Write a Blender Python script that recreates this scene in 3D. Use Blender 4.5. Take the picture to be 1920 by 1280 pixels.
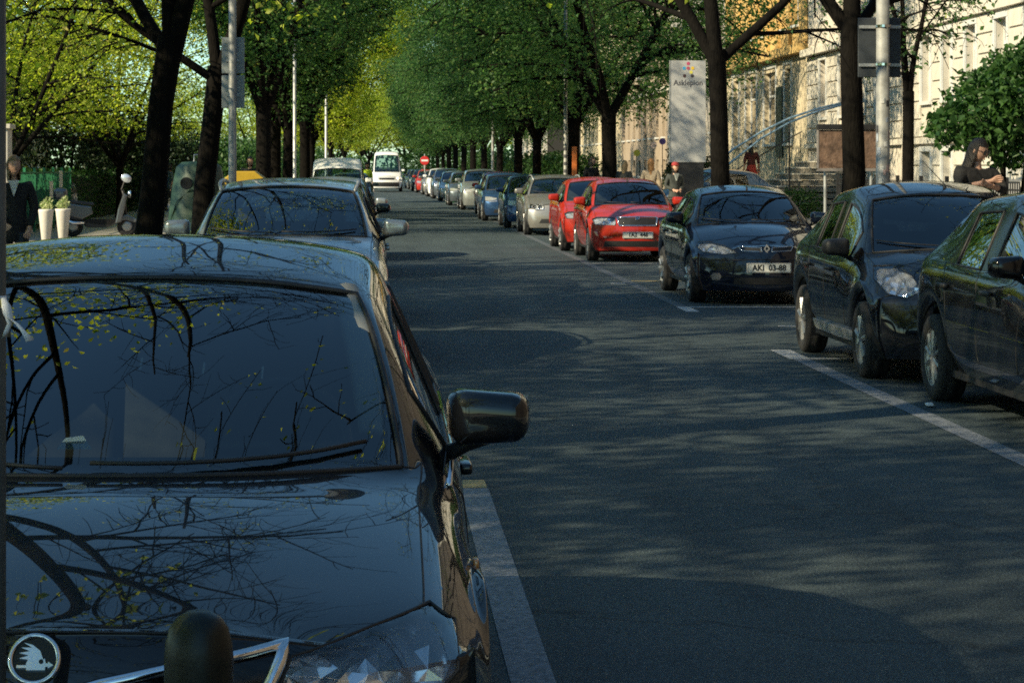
import bpy, bmesh, math, random
import numpy as np
from mathutils import Vector, Matrix
from mathutils.bvhtree import BVHTree
from mathutils.geometry import tessellate_polygon

for o in list(bpy.data.objects): bpy.data.objects.remove(o)
SC = bpy.context.scene
COL = SC.collection

# ------------------------------------------------------------------ camera, sky, sun, exposure
FPX, VX, VY, CH = 4300.0, 705.0, 312.0, 1.65          # focal length and vanishing point in photo pixels, eye height
cam_d = bpy.data.cameras.new('camera'); cam = bpy.data.objects.new('camera', cam_d); COL.objects.link(cam)
cam.location = (0, 0, CH); cam.rotation_euler = (math.radians(90), 0, 0)
cam_d.sensor_width = 36; cam_d.lens = FPX / 1920 * 36
cam_d.shift_x = (960 - VX) / 1920; cam_d.shift_y = (VY - 640) / 1920
cam_d.clip_start = 0.1; cam_d.clip_end = 6000
SC.camera = cam
SUN_EL, SUN_AZ = math.radians(31), math.radians(-121)  # azimuth from +Y, clockwise: sun on the left, a little behind the camera
w = bpy.data.worlds.new('World'); SC.world = w; w.use_nodes = True
nt = w.node_tree; bg = nt.nodes['Background']
sky = nt.nodes.new('ShaderNodeTexSky'); sky.sky_type = 'NISHITA'; sky.sun_disc = False
sky.sun_elevation = SUN_EL; sky.sun_rotation = SUN_AZ; sky.altitude = 200; sky.air_density = 1.0; sky.dust_density = 0.25; sky.ozone_density = 1.2
tn = nt.nodes.new('ShaderNodeMix'); tn.data_type = 'RGBA'; tn.blend_type = 'MULTIPLY'; tn.inputs[0].default_value = 1; tn.inputs[7].default_value = (.74, 1.04, 1.06, 1)   # film cast of the whole sky
nt.links.new(sky.outputs[0], tn.inputs[6]); nt.links.new(tn.outputs[2], bg.inputs[0]); bg.inputs[1].default_value = 0.105
sun_d = bpy.data.lights.new('sun', 'SUN'); sun_d.energy = 5.0; sun_d.angle = math.radians(0.53); sun_d.color = (1, .86, .58)
sun = bpy.data.objects.new('sun', sun_d); COL.objects.link(sun)
sd = Vector((math.sin(SUN_AZ) * math.cos(SUN_EL), math.cos(SUN_AZ) * math.cos(SUN_EL), math.sin(SUN_EL)))
sun.rotation_euler = sd.to_track_quat('Z', 'Y').to_euler(); sun.location = sd * 60
SC.view_settings.view_transform = 'Standard'; SC.view_settings.look = 'None'
SC.view_settings.gamma = 1; SC.view_settings.use_curve_mapping = False
SC.view_settings.exposure = 0.72
SC.render.engine = 'CYCLES'
SC.cycles.use_denoising = False; SC.cycles.sample_clamp_indirect = 3.0; SC.cycles.filter_width = 1.8; SC.cycles.max_bounces = 8; SC.cycles.transparent_max_bounces = 10; SC.cycles.transmission_bounces = 6
SC.cycles.diffuse_bounces = 3; SC.cycles.glossy_bounces = 4
SC.cycles.caustics_reflective = False; SC.cycles.caustics_refractive = False

def px(x, y, d): return ((x - VX) / FPX * d, d, CH - (y - VY) / FPX * d)

# ------------------------------------------------------------------ object helpers
def mesh_from(name, verts, faces, mat=None, smooth=False):
    me = bpy.data.meshes.new(name); me.from_pydata(verts, [], faces); 
    if mat: me.materials.append(mat)
    if smooth: me.polygons.foreach_set('use_smooth', [True] * len(me.polygons))
    me.update(); return me
def link(name, me, parent=None, loc=None, rz=0):
    o = bpy.data.objects.new(name, me); COL.objects.link(o)
    if parent: o.parent = parent
    if loc: o.location = loc
    if rz: o.rotation_euler = (0, 0, rz)
    return o
def thing(name, label, cat, loc=(0, 0, 0), rz=0, group=None):
    return tag(link(name, None, None, loc, rz), label, cat, group)
def tag(o, label, cat, group=None):
    o['label'] = label; o['category'] = cat
    if group: o['group'] = group
    return o
def struct(o, kind='structure'): o['kind'] = kind; return o
def copy_tree(o, parent=None):
    c = o.copy(); COL.objects.link(c); c.parent = parent
    for ch in list(o.children): copy_tree(ch, c)
    return c

class MB:
    def __init__(s): s.v = []; s.f = []
    def quad(s, a, b, c, d):
        n = len(s.v); s.v += [tuple(a), tuple(b), tuple(c), tuple(d)]; s.f.append((n, n+1, n+2, n+3)); return s
    def box(s, x0, x1, y0, y1, z0, z1):
        n = len(s.v)
        s.v += [(x, y, z) for x in (x0, x1) for y in (y0, y1) for z in (z0, z1)]
        s.f += [tuple(n + k for k in q) for q in ((0,1,3,2),(4,6,7,5),(0,4,5,1),(2,3,7,6),(0,2,6,4),(1,5,7,3))]; return s
    def tube(s, pts, rad, n=6, cap=True, flat=1.0):
        pts = [Vector(p) for p in pts]; m = len(pts)
        if not hasattr(rad, '__len__'): rad = [rad] * m
        base = len(s.v); up = None
        for i, p in enumerate(pts):
            t = (pts[min(i+1, m-1)] - pts[max(i-1, 0)])
            if t.length < 1e-9: t = Vector((0, 0, 1))
            t.normalize()
            if up is None:
                up = Vector((0, 0, 1)) if abs(t.z) < .9 else Vector((1, 0, 0))
            a = t.cross(up); 
            if a.length < 1e-6: a = t.cross(Vector((0, 1, 0)))
            a.normalize(); b = a.cross(t).normalized(); up = b
            for k in range(n):
                th = 2 * math.pi * k / n
                s.v.append(tuple(p + a * (math.cos(th) * rad[i]) + b * (math.sin(th) * rad[i] * flat)))
        for i in range(m - 1):
            for k in range(n):
                k2 = (k + 1) % n
                s.f.append((base + i*n + k, base + i*n + k2, base + (i+1)*n + k2, base + (i+1)*n + k))
        if cap:
            s.f.append(tuple(base + k for k in range(n))[::-1]); s.f.append(tuple(base + (m-1)*n + k for k in range(n)))
        return s
    def lathe(s, prof, n=24, axis='z', c=(0, 0, 0), a0=0, a1=2*math.pi):
        base = len(s.v); full = abs(a1 - a0 - 2*math.pi) < 1e-6; cols = n if full else n + 1; m = len(prof)
        for k in range(cols):
            th = a0 + (a1 - a0) * k / n; ct, st = math.cos(th), math.sin(th)
            for r, h in prof:
                if axis == 'z': p = (r*ct, r*st, h)
                elif axis == 'x': p = (h, r*ct, r*st)
                else: p = (r*ct, h, r*st)
                s.v.append((p[0]+c[0], p[1]+c[1], p[2]+c[2]))
        for k in range(n):
            k2 = (k + 1) % cols
            for j in range(m - 1):
                s.f.append((base + k*m + j, base + k2*m + j, base + k2*m + j + 1, base + k*m + j + 1))
        return s
    def prism(s, poly, h0, h1, axis='z'):
        """poly in the two other axes, extruded along axis"""
        def P(a, b, h): return (a, b, h) if axis == 'z' else ((h, a, b) if axis == 'x' else (a, h, b))
        n = len(s.v); m = len(poly)
        s.v += [P(a, b, h0) for a, b in poly] + [P(a, b, h1) for a, b in poly]
        s.f.append(tuple(n + k for k in range(m))); s.f.append(tuple(n + m + k for k in range(m))[::-1])
        for k in range(m):
            k2 = (k + 1) % m; s.f.append((n+k, n+m+k, n+m+k2, n+k2))
        return s
    def xf(s, M):
        s.v = [tuple(M @ Vector(v)) for v in s.v]; return s
    def mesh(s, name, mat, smooth=False, bevel=0, fix=True):
        me = mesh_from(name, s.v, s.f, mat, smooth)
        if fix or bevel:
            bm = bmesh.new(); bm.from_mesh(me)
            if bevel: bmesh.ops.bevel(bm, geom=bm.edges[:], offset=bevel, segments=2, affect='EDGES', profile=.6)
            bmesh.ops.recalc_face_normals(bm, faces=bm.faces[:]); bm.to_mesh(me); bm.free()
            if smooth: me.polygons.foreach_set('use_smooth', [True] * len(me.polygons))
        return me
    def build(s, name, mat, parent=None, smooth=False, bevel=0, loc=None, rz=0, auto=None):
        me = s.mesh(name, mat, smooth or auto is not None, bevel)
        if auto is not None:
            sharp_by_angle(me, auto)
        return link(name, me, parent, loc, rz)
def sharp_by_angle(me, deg):
    bm = bmesh.new(); bm.from_mesh(me); c = math.radians(deg)
    for e in bm.edges:
        e.smooth = not (len(e.link_faces) == 2 and e.calc_face_angle(0) > c)
    bm.to_mesh(me); bm.free()

# ------------------------------------------------------------------ materials
MATS = {}
def nodes(m): return m.node_tree.nodes, m.node_tree.links
def pbr(name, col, rough=.6, metal=0, spec=.5, coat=0, coat_r=.03, var=0, vscale=6, bump=0, bscale=40, rvar=0, detail=6, col2=None, coords='Object', sub=None, stretch=None):
    if name in MATS: return MATS[name]
    m = bpy.data.materials.new(name); m.use_nodes = True; N, Lk = nodes(m); p = N['Principled BSDF']
    p.inputs['Base Color'].default_value = (*col, 1); p.inputs['Roughness'].default_value = rough
    p.inputs['Metallic'].default_value = metal; p.inputs['Specular IOR Level'].default_value = spec
    p.inputs['Coat Weight'].default_value = coat; p.inputs['Coat Roughness'].default_value = coat_r
    if var or bump or rvar or col2:
        tc = N.new('ShaderNodeTexCoord'); src = tc.outputs[coords]
        if stretch:
            mp = N.new('ShaderNodeMapping'); mp.inputs['Scale'].default_value = stretch; Lk.new(src, mp.inputs[0]); src = mp.outputs[0]
    if var or col2 or rvar:
        n = N.new('ShaderNodeTexNoise'); n.inputs['Scale'].default_value = vscale; n.inputs['Detail'].default_value = detail; n.inputs['Roughness'].default_value = .65
        Lk.new(src, n.inputs['Vector'])
        r = N.new('ShaderNodeValToRGB'); Lk.new(n.outputs[0], r.inputs[0])
        r.color_ramp.elements[0].position = .3; r.color_ramp.elements[1].position = .72
        a = tuple(max(0, c * (1 - var)) for c in col); b = col2 if col2 else tuple(min(1, c * (1 + var)) for c in col)
        r.color_ramp.elements[0].color = (*a, 1); r.color_ramp.elements[1].color = (*b, 1)
        if var or col2: Lk.new(r.outputs[0], p.inputs['Base Color'])
        if rvar:
            mr = N.new('ShaderNodeMapRange'); mr.inputs[3].default_value = max(0, rough - rvar); mr.inputs[4].default_value = rough + rvar
            Lk.new(n.outputs[0], mr.inputs[0]); Lk.new(mr.outputs[0], p.inputs['Roughness'])
    if bump:
        n2 = N.new('ShaderNodeTexNoise'); n2.inputs['Scale'].default_value = bscale; n2.inputs['Detail'].default_value = 8
        Lk.new(src, n2.inputs['Vector'])
        b = N.new('ShaderNodeBump'); b.inputs['Strength'].default_value = bump; b.inputs['Distance'].default_value = .02
        Lk.new(n2.outputs[0], b.inputs['Height']); Lk.new(b.outputs[0], p.inputs['Normal'])
    MATS[name] = m; return m
def glass_mat(name, tint=(.3, .36, .36), boost=1.7, ior=1.5):
    if name in MATS: return MATS[name]
    m = bpy.data.materials.new(name); m.use_nodes = True; N, Lk = nodes(m)
    N.remove(N['Principled BSDF']); out = N['Material Output']
    t = N.new('ShaderNodeBsdfTransparent'); t.inputs[0].default_value = (*tint, 1)
    g = N.new('ShaderNodeBsdfGlossy'); g.inputs['Roughness'].default_value = 0.0; g.inputs[0].default_value = (1, 1, 1, 1)
    f = N.new('ShaderNodeFresnel'); f.inputs[0].default_value = ior
    mu = N.new('ShaderNodeMath'); mu.operation = 'MULTIPLY'; mu.inputs[1].default_value = boost; mu.use_clamp = True
    mx = N.new('ShaderNodeMixShader'); Lk.new(f.outputs[0], mu.inputs[0]); Lk.new(mu.outputs[0], mx.inputs[0])
    Lk.new(t.outputs[0], mx.inputs[1]); Lk.new(g.outputs[0], mx.inputs[2]); Lk.new(mx.outputs[0], out.inputs[0])
    MATS[name] = m; return m
def leaf_mat(name, c1, c2, c3=None, trans=.45, rough=.5):
    if name in MATS: return MATS[name]
    m = bpy.data.materials.new(name); m.use_nodes = True; N, Lk = nodes(m)
    p = N['Principled BSDF']; p.inputs['Roughness'].default_value = rough; p.inputs['Specular IOR Level'].default_value = .35
    g = N.new('ShaderNodeNewGeometry'); r = N.new('ShaderNodeValToRGB'); Lk.new(g.outputs['Random Per Island'], r.inputs[0])
    r.color_ramp.elements[0].color = (*c1, 1); r.color_ramp.elements[1].color = (*c2, 1)
    if c3:
        e = r.color_ramp.elements.new(.93); e.color = (*c2, 1); r.color_ramp.elements[-1].color = (*c3, 1)
    Lk.new(r.outputs[0], p.inputs['Base Color'])
    t = N.new('ShaderNodeBsdfTranslucent'); 
    hs = N.new('ShaderNodeHueSaturation'); hs.inputs['Value'].default_value = 1.9; hs.inputs['Saturation'].default_value = 1.1; Lk.new(r.outputs[0], hs.inputs['Color'])
    Lk.new(hs.outputs[0], t.inputs[0])
    mx = N.new('ShaderNodeMixShader'); mx.inputs[0].default_value = trans
    Lk.new(p.outputs[0], mx.inputs[1]); Lk.new(t.outputs[0], mx.inputs[2]); Lk.new(mx.outputs[0], N['Material Output'].inputs[0])
    MATS[name] = m; return m
# ------------------------------------------------------------------ ground, road, pavements
def asphalt_mat():
    m = bpy.data.materials.new('asphalt'); m.use_nodes = True; N, Lk = nodes(m); p = N['Principled BSDF']
    tc = N.new('ShaderNodeTexCoord'); src = tc.outputs['Object']
    def noise(sc, det=6, ro=.6, vec=src):
        n = N.new('ShaderNodeTexNoise'); n.inputs['Scale'].default_value = sc; n.inputs['Detail'].default_value = det; n.inputs['Roughness'].default_value = ro
        Lk.new(vec, n.inputs['Vector']); return n.outputs[0]
    def ramp(fac, a, b, p0=.3, p1=.7):
        r = N.new('ShaderNodeValToRGB'); Lk.new(fac, r.inputs[0]); r.color_ramp.elements[0].position = p0; r.color_ramp.elements[1].position = p1
        r.color_ramp.elements[0].color = (*a, 1); r.color_ramp.elements[1].color = (*b, 1); return r.outputs[0]
    def mix(a, b, fac, mode='MULTIPLY'):
        x = N.new('ShaderNodeMix'); x.data_type = 'RGBA'; x.blend_type = mode
        if isinstance(fac, float): x.inputs[0].default_value = fac
        else: Lk.new(fac, x.inputs[0])
        Lk.new(a, x.inputs[6]); Lk.new(b, x.inputs[7]); return x.outputs[2]
    big = ramp(noise(.35, 5), (.048, .067, .077), (.073, .097, .110))
    mp = N.new('ShaderNodeMapping'); mp.inputs['Scale'].default_value = (1.6, .12, 1); Lk.new(src, mp.inputs[0])
    lanes = ramp(noise(1.2, 4, .5, mp.outputs[0]), (.78, .78, .78), (1.12, 1.12, 1.1))
    c = mix(big, lanes, 1.0)
    fine = ramp(noise(95, 3, .7), (.3, .3, .3), (1.95, 1.95, 1.9), .32, .72); c = mix(c, fine, 1.0)
    vo = N.new('ShaderNodeTexVoronoi'); vo.inputs['Scale'].default_value = 150; Lk.new(src, vo.inputs['Vector'])
    chips = ramp(vo.outputs['Color'], (.55, .55, .55), (1.75, 1.7, 1.62), .45, 1.0); c = mix(c, chips, .8)
    # cracks and old repair seams
    cv = N.new('ShaderNodeTexVoronoi'); cv.feature = 'DISTANCE_TO_EDGE'; cv.inputs['Scale'].default_value = .33
    dn = N.new('ShaderNodeTexNoise'); dn.inputs['Scale'].default_value = 2.2; dn.inputs['Detail'].default_value = 5; Lk.new(src, dn.inputs['Vector'])
    va = N.new('ShaderNodeMix'); va.data_type = 'RGBA'; va.blend_type = 'ADD'; va.inputs[0].default_value = .55
    Lk.new(src, va.inputs[6]); Lk.new(dn.outputs['Color'], va.inputs[7]); Lk.new(va.outputs[2], cv.inputs['Vector'])
    crack = ramp(cv.outputs[0], (.42, .42, .42), (1, 1, 1), .0, .007); c = mix(c, crack, .75)
    # oil drips
    sp = ramp(noise(1.9, 7, .7), (.62, .62, .63), (1, 1, 1), .27, .42); c = mix(c, sp, .8)
    Lk.new(c, p.inputs['Base Color'])
    rr = N.new('ShaderNodeMapRange'); rr.inputs[3].default_value = .6; rr.inputs[4].default_value = .88; Lk.new(noise(14), rr.inputs[0]); Lk.new(rr.outputs[0], p.inputs['Roughness'])
    p.inputs['Specular IOR Level'].default_value = .2
    b = N.new('ShaderNodeBump'); b.inputs['Strength'].default_value = .55; b.inputs['Distance'].default_value = .006
    Lk.new(vo.outputs['Distance'], b.inputs['Height']); Lk.new(b.outputs[0], p.inputs['Normal'])
    return m
M_ASPH = asphalt_mat()
M_SOIL = pbr('garden_soil', (.05, .05, .025), .95, var=.5, vscale=3, bump=.4, bscale=12)
M_KERB = pbr('granite_kerb', (.22, .215, .2), .8, var=.3, vscale=25, bump=.3, bscale=60)
def paving_mat():
    m = bpy.data.materials.new('paving'); m.use_nodes = True; N, Lk = nodes(m); p = N['Principled BSDF']
    tc = N.new('ShaderNodeTexCoord'); br = N.new('ShaderNodeTexBrick'); Lk.new(tc.outputs['Object'], br.inputs[0])
    br.inputs['Scale'].default_value = 1; br.inputs['Brick Width'].default_value = .3; br.inputs['Row Height'].default_value = .3; br.inputs['Mortar Size'].default_value = .008
    br.inputs['Color1'].default_value = (.24, .225, .2, 1); br.inputs['Color2'].default_value = (.3, .28, .25, 1); br.inputs['Mortar'].default_value = (.08, .075, .07, 1)
    Lk.new(br.outputs[0], p.inputs['Base Color']); p.inputs['Roughness'].default_value = .85
    b = N.new('ShaderNodeBump'); b.inputs['Strength'].default_value = .4; b.inputs['Distance'].default_value = .01; Lk.new(br.outputs[1], b.inputs['Height']); b.invert = True; Lk.new(b.outputs[0], p.inputs['Normal'])
    return m
M_PAVE = paving_mat()
KL, KR, GL, FX = -1.78, 5.9, -8.0, 15.0     # kerbs, left garden line, right facade line
struct(link('ground', mesh_from('ground', [(-2500, -2500, -.03), (2500, -2500, -.03), (2500, 4000, -.03), (-2500, 4000, -.03)], [(0, 1, 2, 3)], M_SOIL)))
def grid_sheet(x0, x1, y0, y1, z, crown=0, nx=8, ny=60):
    v = []; f = []
    for j in range(ny + 1):
        for i in range(nx + 1):
            u = i / nx; v.append((x0 + (x1-x0)*u, y0 + (y1-y0)*j/ny, z + crown * (1 - (2*u-1)**2)))
    for j in range(ny):
        for i in range(nx):
            a = j*(nx+1) + i; f.append((a, a+1, a+nx+2, a+nx+1))
    return v, f
v, f = grid_sheet(KL, KR, -30, 420, 0); struct(link('road', mesh_from('road', v, f, M_ASPH)))
struct(MB().box(GL - .6, KL - .16, -30, 420, -.1, .12).build('pavement', M_PAVE))
struct(MB().box(KR + .16, FX - 2.0, -30, 420, -.1, .12).build('pavement', M_PAVE))
struct(MB().box(FX - 2.0, FX + 1, -30, 420, -.1, .10).build('front_garden_ground', M_SOIL))
struct(MB().box(-60, GL - .6, -30, 420, -.1, .10).build('garden_ground', M_SOIL))
for name, x0, x1 in (('kerb', KL - .16, KL), ('kerb', KR, KR + .16)):
    root = struct(link(name, None))
    me = MB().box(x0, x1, 0, .985, -.1, .135).mesh('kerb_stone', M_KERB, bevel=.012)
    for k in range(70): link('kerb_stone', me, root, (0, 5 + k, 0))
    rest = MB().box(x0, x1, 75, 420, -.1, .135).build('kerb_run', M_KERB, root)

# ------------------------------------------------------------------ road markings
def paint_mat(name, a, b, wear):
    m = bpy.data.materials.new(name); m.use_nodes = True; N, Lk = nodes(m); p = N['Principled BSDF']
    tc = N.new('ShaderNodeTexCoord'); n = N.new('ShaderNodeTexNoise'); n.inputs['Scale'].default_value = 34; n.inputs['Detail'].default_value = 8; n.inputs['Roughness'].default_value = .75
    Lk.new(tc.outputs['Object'], n.inputs['Vector']); r = N.new('ShaderNodeValToRGB'); Lk.new(n.outputs[0], r.inputs[0])
    r.color_ramp.elements[0].position = wear; r.color_ramp.elements[1].position = wear + .16
    r.color_ramp.elements[0].color = (*a, 1); r.color_ramp.elements[1].color = (*b, 1)
    Lk.new(r.outputs[0], p.inputs['Base Color']); p.inputs['Roughness'].default_value = .7; return m
M_LINE = paint_mat('worn_line_paint', (.075, .09, .105), (.21, .23, .265), .42)
M_LINE2 = paint_mat('fresh_line_paint', (.16, .165, .17), (.46, .46, .45), .36)
M_LINE3 = paint_mat('ochre_paint', (.12, .1, .06), (.42, .32, .12), .38)
lab = lambda o, s: tag(o, s, 'road marking')
def stripe(name, x0, x1, y0, y1, mat, z=.004):
    n = max(1, int((y1 - y0) / 4)); v, f = grid_sheet(x0, x1, y0, y1, z, 0, 1, n)
    return struct(link(name, mesh_from(name, v, f, mat)))
stripe('lane_line', .43, .575, 3, 11.75, M_LINE)
stripe('lane_line_end', .44, .57, 11.77, 12.05, M_LINE3)
stripe('parking_line', 3.56, 3.71, 6, 19.6, M_LINE)
stripe('parking_line_end', 3.54, 3.72, 19.62, 20.6, M_LINE2)
stripe('parking_line', 3.52, 3.66, 26.95, 140, paint_mat('faded_line_paint', (.055, .066, .074), (.095, .108, .125), .42))
stripe('parking_line_end', 3.52, 3.67, 26.0, 26.93, M_LINE2)
stripe('bay_line', 3.73, 5.1, 19.62, 19.74, M_LINE2)
stripe('bay_line', 4.15, 5.6, 23.6, 23.72, M_LINE2)
stripe('bay_line', 3.68, 5.8, 26.8, 26.93, M_LINE2)
stripe('bay_line', 3.3, 3.51, 32.2, 32.4, M_LINE2)
stripe('bay_line', 3.67, 5.8, 32.9, 33.05, M_LINE3)
stripe('bay_line', 3.67, 5.8, 38.9, 39.05, M_LINE2)

# ------------------------------------------------------------------ buildings on the right (facades face -X)
M_WHITE = pbr('white_render', (.54, .5, .43), .85, var=.14, vscale=1.1, bump=.12, bscale=60)
M_BLOCK = pbr('rusticated_render', (.57, .53, .455), .85, var=.12, vscale=2.2, bump=.2, bscale=45)
M_YELL = pbr('ochre_render', (.6, .40, .15), .85, var=.15, vscale=.9, bump=.12, bscale=60)
M_CREAM = pbr('cream_render', (.55, .47, .33), .85, var=.15, vscale=.9, bump=.12, bscale=60)
M_GREYR = pbr('grey_render', (.35, .32, .28), .85, var=.2, vscale=.8, bump=.12, bscale=60)
M_PINK = pbr('rose_render', (.34, .27, .2), .85, var=.15, vscale=.8, bump=.12, bscale=60)
M_FRAME = pbr('white_frame_paint', (.62, .62, .6), .45, var=.08, vscale=9)
M_DFRAME = pbr('green_frame_paint', (.07, .11, .09), .4, var=.2, vscale=9)
M_CURT = pbr('net_curtain', (.5, .52, .54), .9, var=.25, vscale=4, stretch=(1, 9, .4))
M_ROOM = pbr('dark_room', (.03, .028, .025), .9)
M_PANE = glass_mat('house_glass', (.75, .8, .8), 1.6)
M_TILE = pbr('clay_roof', (.2, .07, .04), .8, var=.3, vscale=5, bump=.4, bscale=30)
M_STONE = pbr('step_stone', (.5, .46, .39), .85, var=.25, vscale=5, bump=.25, bscale=50)
M_IRON = pbr('dark_iron', (.015, .015, .016), .5, var=.3, vscale=20)
M_STEEL = pbr('galvanised_steel', (.42, .43, .43), .5, .6, var=.18, vscale=7, rvar=.12)

def window(parent, X, yc, w, z0, z1, curtain=True, fmat=None, bars=1, sillmat=None):
    fm = fmat or M_FRAME; d = .2
    t = .07; f = MB()
    f.box(X+d-.03, X+d+.04, yc-w/2, yc-w/2+t, z0, z1).box(X+d-.03, X+d+.04, yc+w/2-t, yc+w/2, z0, z1)
    f.box(X+d-.027, X+d+.037, yc-w/2+t, yc+w/2-t, z0, z0+t).box(X+d-.027, X+d+.037, yc-w/2+t, yc+w/2-t, z1-t, z1)
    for b in range(bars): 
        yy = yc - w/2 + w*(b+1)/(bars+1); f.box(X+d-.024, X+d+.034, yy-.035, yy+.035, z0+t, z1-t)
    if z1 - z0 > 1.3: f.box(X+d-.04, X+d+.031, yc-w/2+t, yc+w/2-t, z0+(z1-z0)*.66, z0+(z1-z0)*.66+.08)
    wo = f.build('window', fm, parent)
    MB().box(X+d+.006, X+d+.012, yc-w/2+.05, yc+w/2-.05, z0+.05, z1-.05).build('pane', M_PANE, wo)
    if curtain: MB().box(X+d+.07, X+d+.075, yc-w/2+.02, yc+w/2-.02, z0+.02, z1-.02).build('curtain', M_CURT, wo)
    if sillmat: MB().box(X-.1, X+d-.04, yc-w/2-.1, yc+w/2+.1, z0-.1, z0-.005).build('sill', sillmat, wo)
def facade(name, label, X, y0, y1, ztop, storeys, wall, depth=9, rust=None, roof=True, trim=None, upper=None):
    """storeys: list of (z0, z1, wz0, wz1, [(yc, w)...], curtain)"""
    root = thing(name, label, 'building', (0, 0, 0)); LOW = MB(); th = .32; trim = trim or M_FRAME
    zprev = 0.0
    UP = MB()
    for si, (z0, z1, wz0, wz1, wins, cur) in enumerate(storeys):
        W = LOW if (si == 0 or upper is None) else UP
        cuts = sorted((yc-w/2, yc+w/2) for yc, w in wins)
        if wz0 > z0: W.box(X, X+th, y0, y1, z0, wz0)
        W.box(X, X+th, y0, y1, wz1, z1)
        ya = y0
        for a, b in cuts + [(y1, y1)]:
            if a > ya: W.box(X, X+th, ya, a, wz0, wz1)
            ya = b
        for yc, w in wins: window(root, X, yc, w, wz0, wz1, cur, None, 1 if w > .8 else 0, trim)
    LOW.build('wall', wall, root)
    if upper: UP.build('upper_wall', upper, root)
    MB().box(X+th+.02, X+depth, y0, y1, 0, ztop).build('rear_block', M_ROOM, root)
    if roof:
        r = MB(); r.prism([(X-.5, ztop), (X+depth/2, ztop+2.6), (X+depth, ztop)], y0-.05, y1+.05, 'y'); r.build('roof', M_TILE, root)
        MB().box(X-.45, X-.002, y0, y1, ztop-.3, ztop-.004).build('cornice', trim, root)
    return root
def band(root, X, y0, y1, z, h, out, mat): return MB().box(X-out, X-.003, y0, y1, z, z+h).build('string_course', mat, root, bevel=.01)
def quoins(root, X, y0, y1, zs, h, wins, mat, out=.05):
    """rusticated courses of single blocks between the openings; wins: (yc,w,z0,z1)"""
    for ci, z in enumerate(zs):
        cuts = sorted((yc-w/2-.14, yc+w/2+.14) for yc, w, a, b in wins if z + h > a - .1 and z < b + .12)
        ya = y0
        for a, b in cuts + [(y1, y1)]:
            if a - ya > .25:
                n = max(1, round((a - ya) / 1.15)); off = (ci % 2) * .0
                for k in range(n):
                    p, q = ya + (a-ya)*k/n, ya + (a-ya)*(k+1)/n
                    MB().box(X-out, X-.003, p+.014, q-.014, z+.028, z+h-.028).build('stone_block', mat, root, bevel=.012)
            ya = max(ya, b)
def surrounds(root, X, wins, mat):
    for yc, w, z0, z1 in wins:
        m = MB(); m.box(X-.07, X-.004, yc-w/2-.13, yc-w/2, z0, z1).box(X-.07, X-.004, yc+w/2, yc+w/2+.13, z0, z1)
        m.box(X-.085, X-.004, yc-w/2-.13, yc+w/2+.13, z1+.002, z1+.14); m.build('window_surround', mat, root, bevel=.008)

# white rusticated house
gw = [(52.3, 1.05), (54.9, 1.05), (57.7, 1.05), (60.1, 1.05), (62.4, 1.05)]; gw2 = [(68.2, 1.05), (70.7, 1.05), (73.6, 1.05), (76.8, 1.1)]
up = [(50 + 2.45*k, 1.05) for k in range(12)]
h1 = facade('rusticated_house', 'white rusticated house with tall narrow windows over small cellar windows', FX, 48, 65.2, 15,
    [(0, 2.3, 1.05, 2.05, gw, True), (2.3, 5.5, 3.42, 5.2, gw, True), (5.5, 9.2, 6.6, 8.6, gw, True), (9.2, 15, 10.2, 12.2, gw, True)], M_WHITE)
for (z, h, o) in ((2.26, .16, .14), (5.42, .2, .16), (9.1, .2, .16)): band(h1, FX, 48, 65.2, z, h, o, M_BLOCK)
quoins(h1, FX, 48, 65.2, [.62, 1.14, 1.66], .52, [(a, b, 1.05, 2.05) for a, b in gw], M_BLOCK)
quoins(h1, FX, 48, 65.2, [2.44 + .494*k for k in range(6)], .494, [(a, b, 3.42, 5.2) for a, b in gw], M_BLOCK)
surrounds(h1, FX, [(a, b, 3.42, 5.2) for a, b in gw] + [(a, b, 1.05, 2.05) for a, b in gw], M_FRAME)
h2 = facade('corner_house', 'pale rendered house between the rusticated house and the ochre clinic', FX, 65.4, 79.6, 15.5,
    [(0, 2.3, 1.05, 2.05, gw2, True), (2.3, 5.5, 3.3, 5.2, gw2, True), (5.5, 9.2, 6.6, 8.6, gw2, True), (9.2, 15.5, 10.2, 12.2, gw2, True)], pbr('pale_render', (.6, .54, .46), .85, var=.14, vscale=1.1, bump=.12, bscale=60))
for (z, h, o) in ((2.26, .16, .14), (5.42, .24, .3), (9.1, .2, .16)): band(h2, FX, 65.4, 79.6, z, h, o, M_BLOCK)
quoins(h2, FX, 65.4, 79.6, [2.44 + .494*k for k in range(6)], .494, [(a, b, 3.3, 5.2) for a, b in gw2], M_BLOCK)
surrounds(h2, FX, [(a, b, 3.3, 5.2) for a, b in gw2], M_FRAME)
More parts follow.
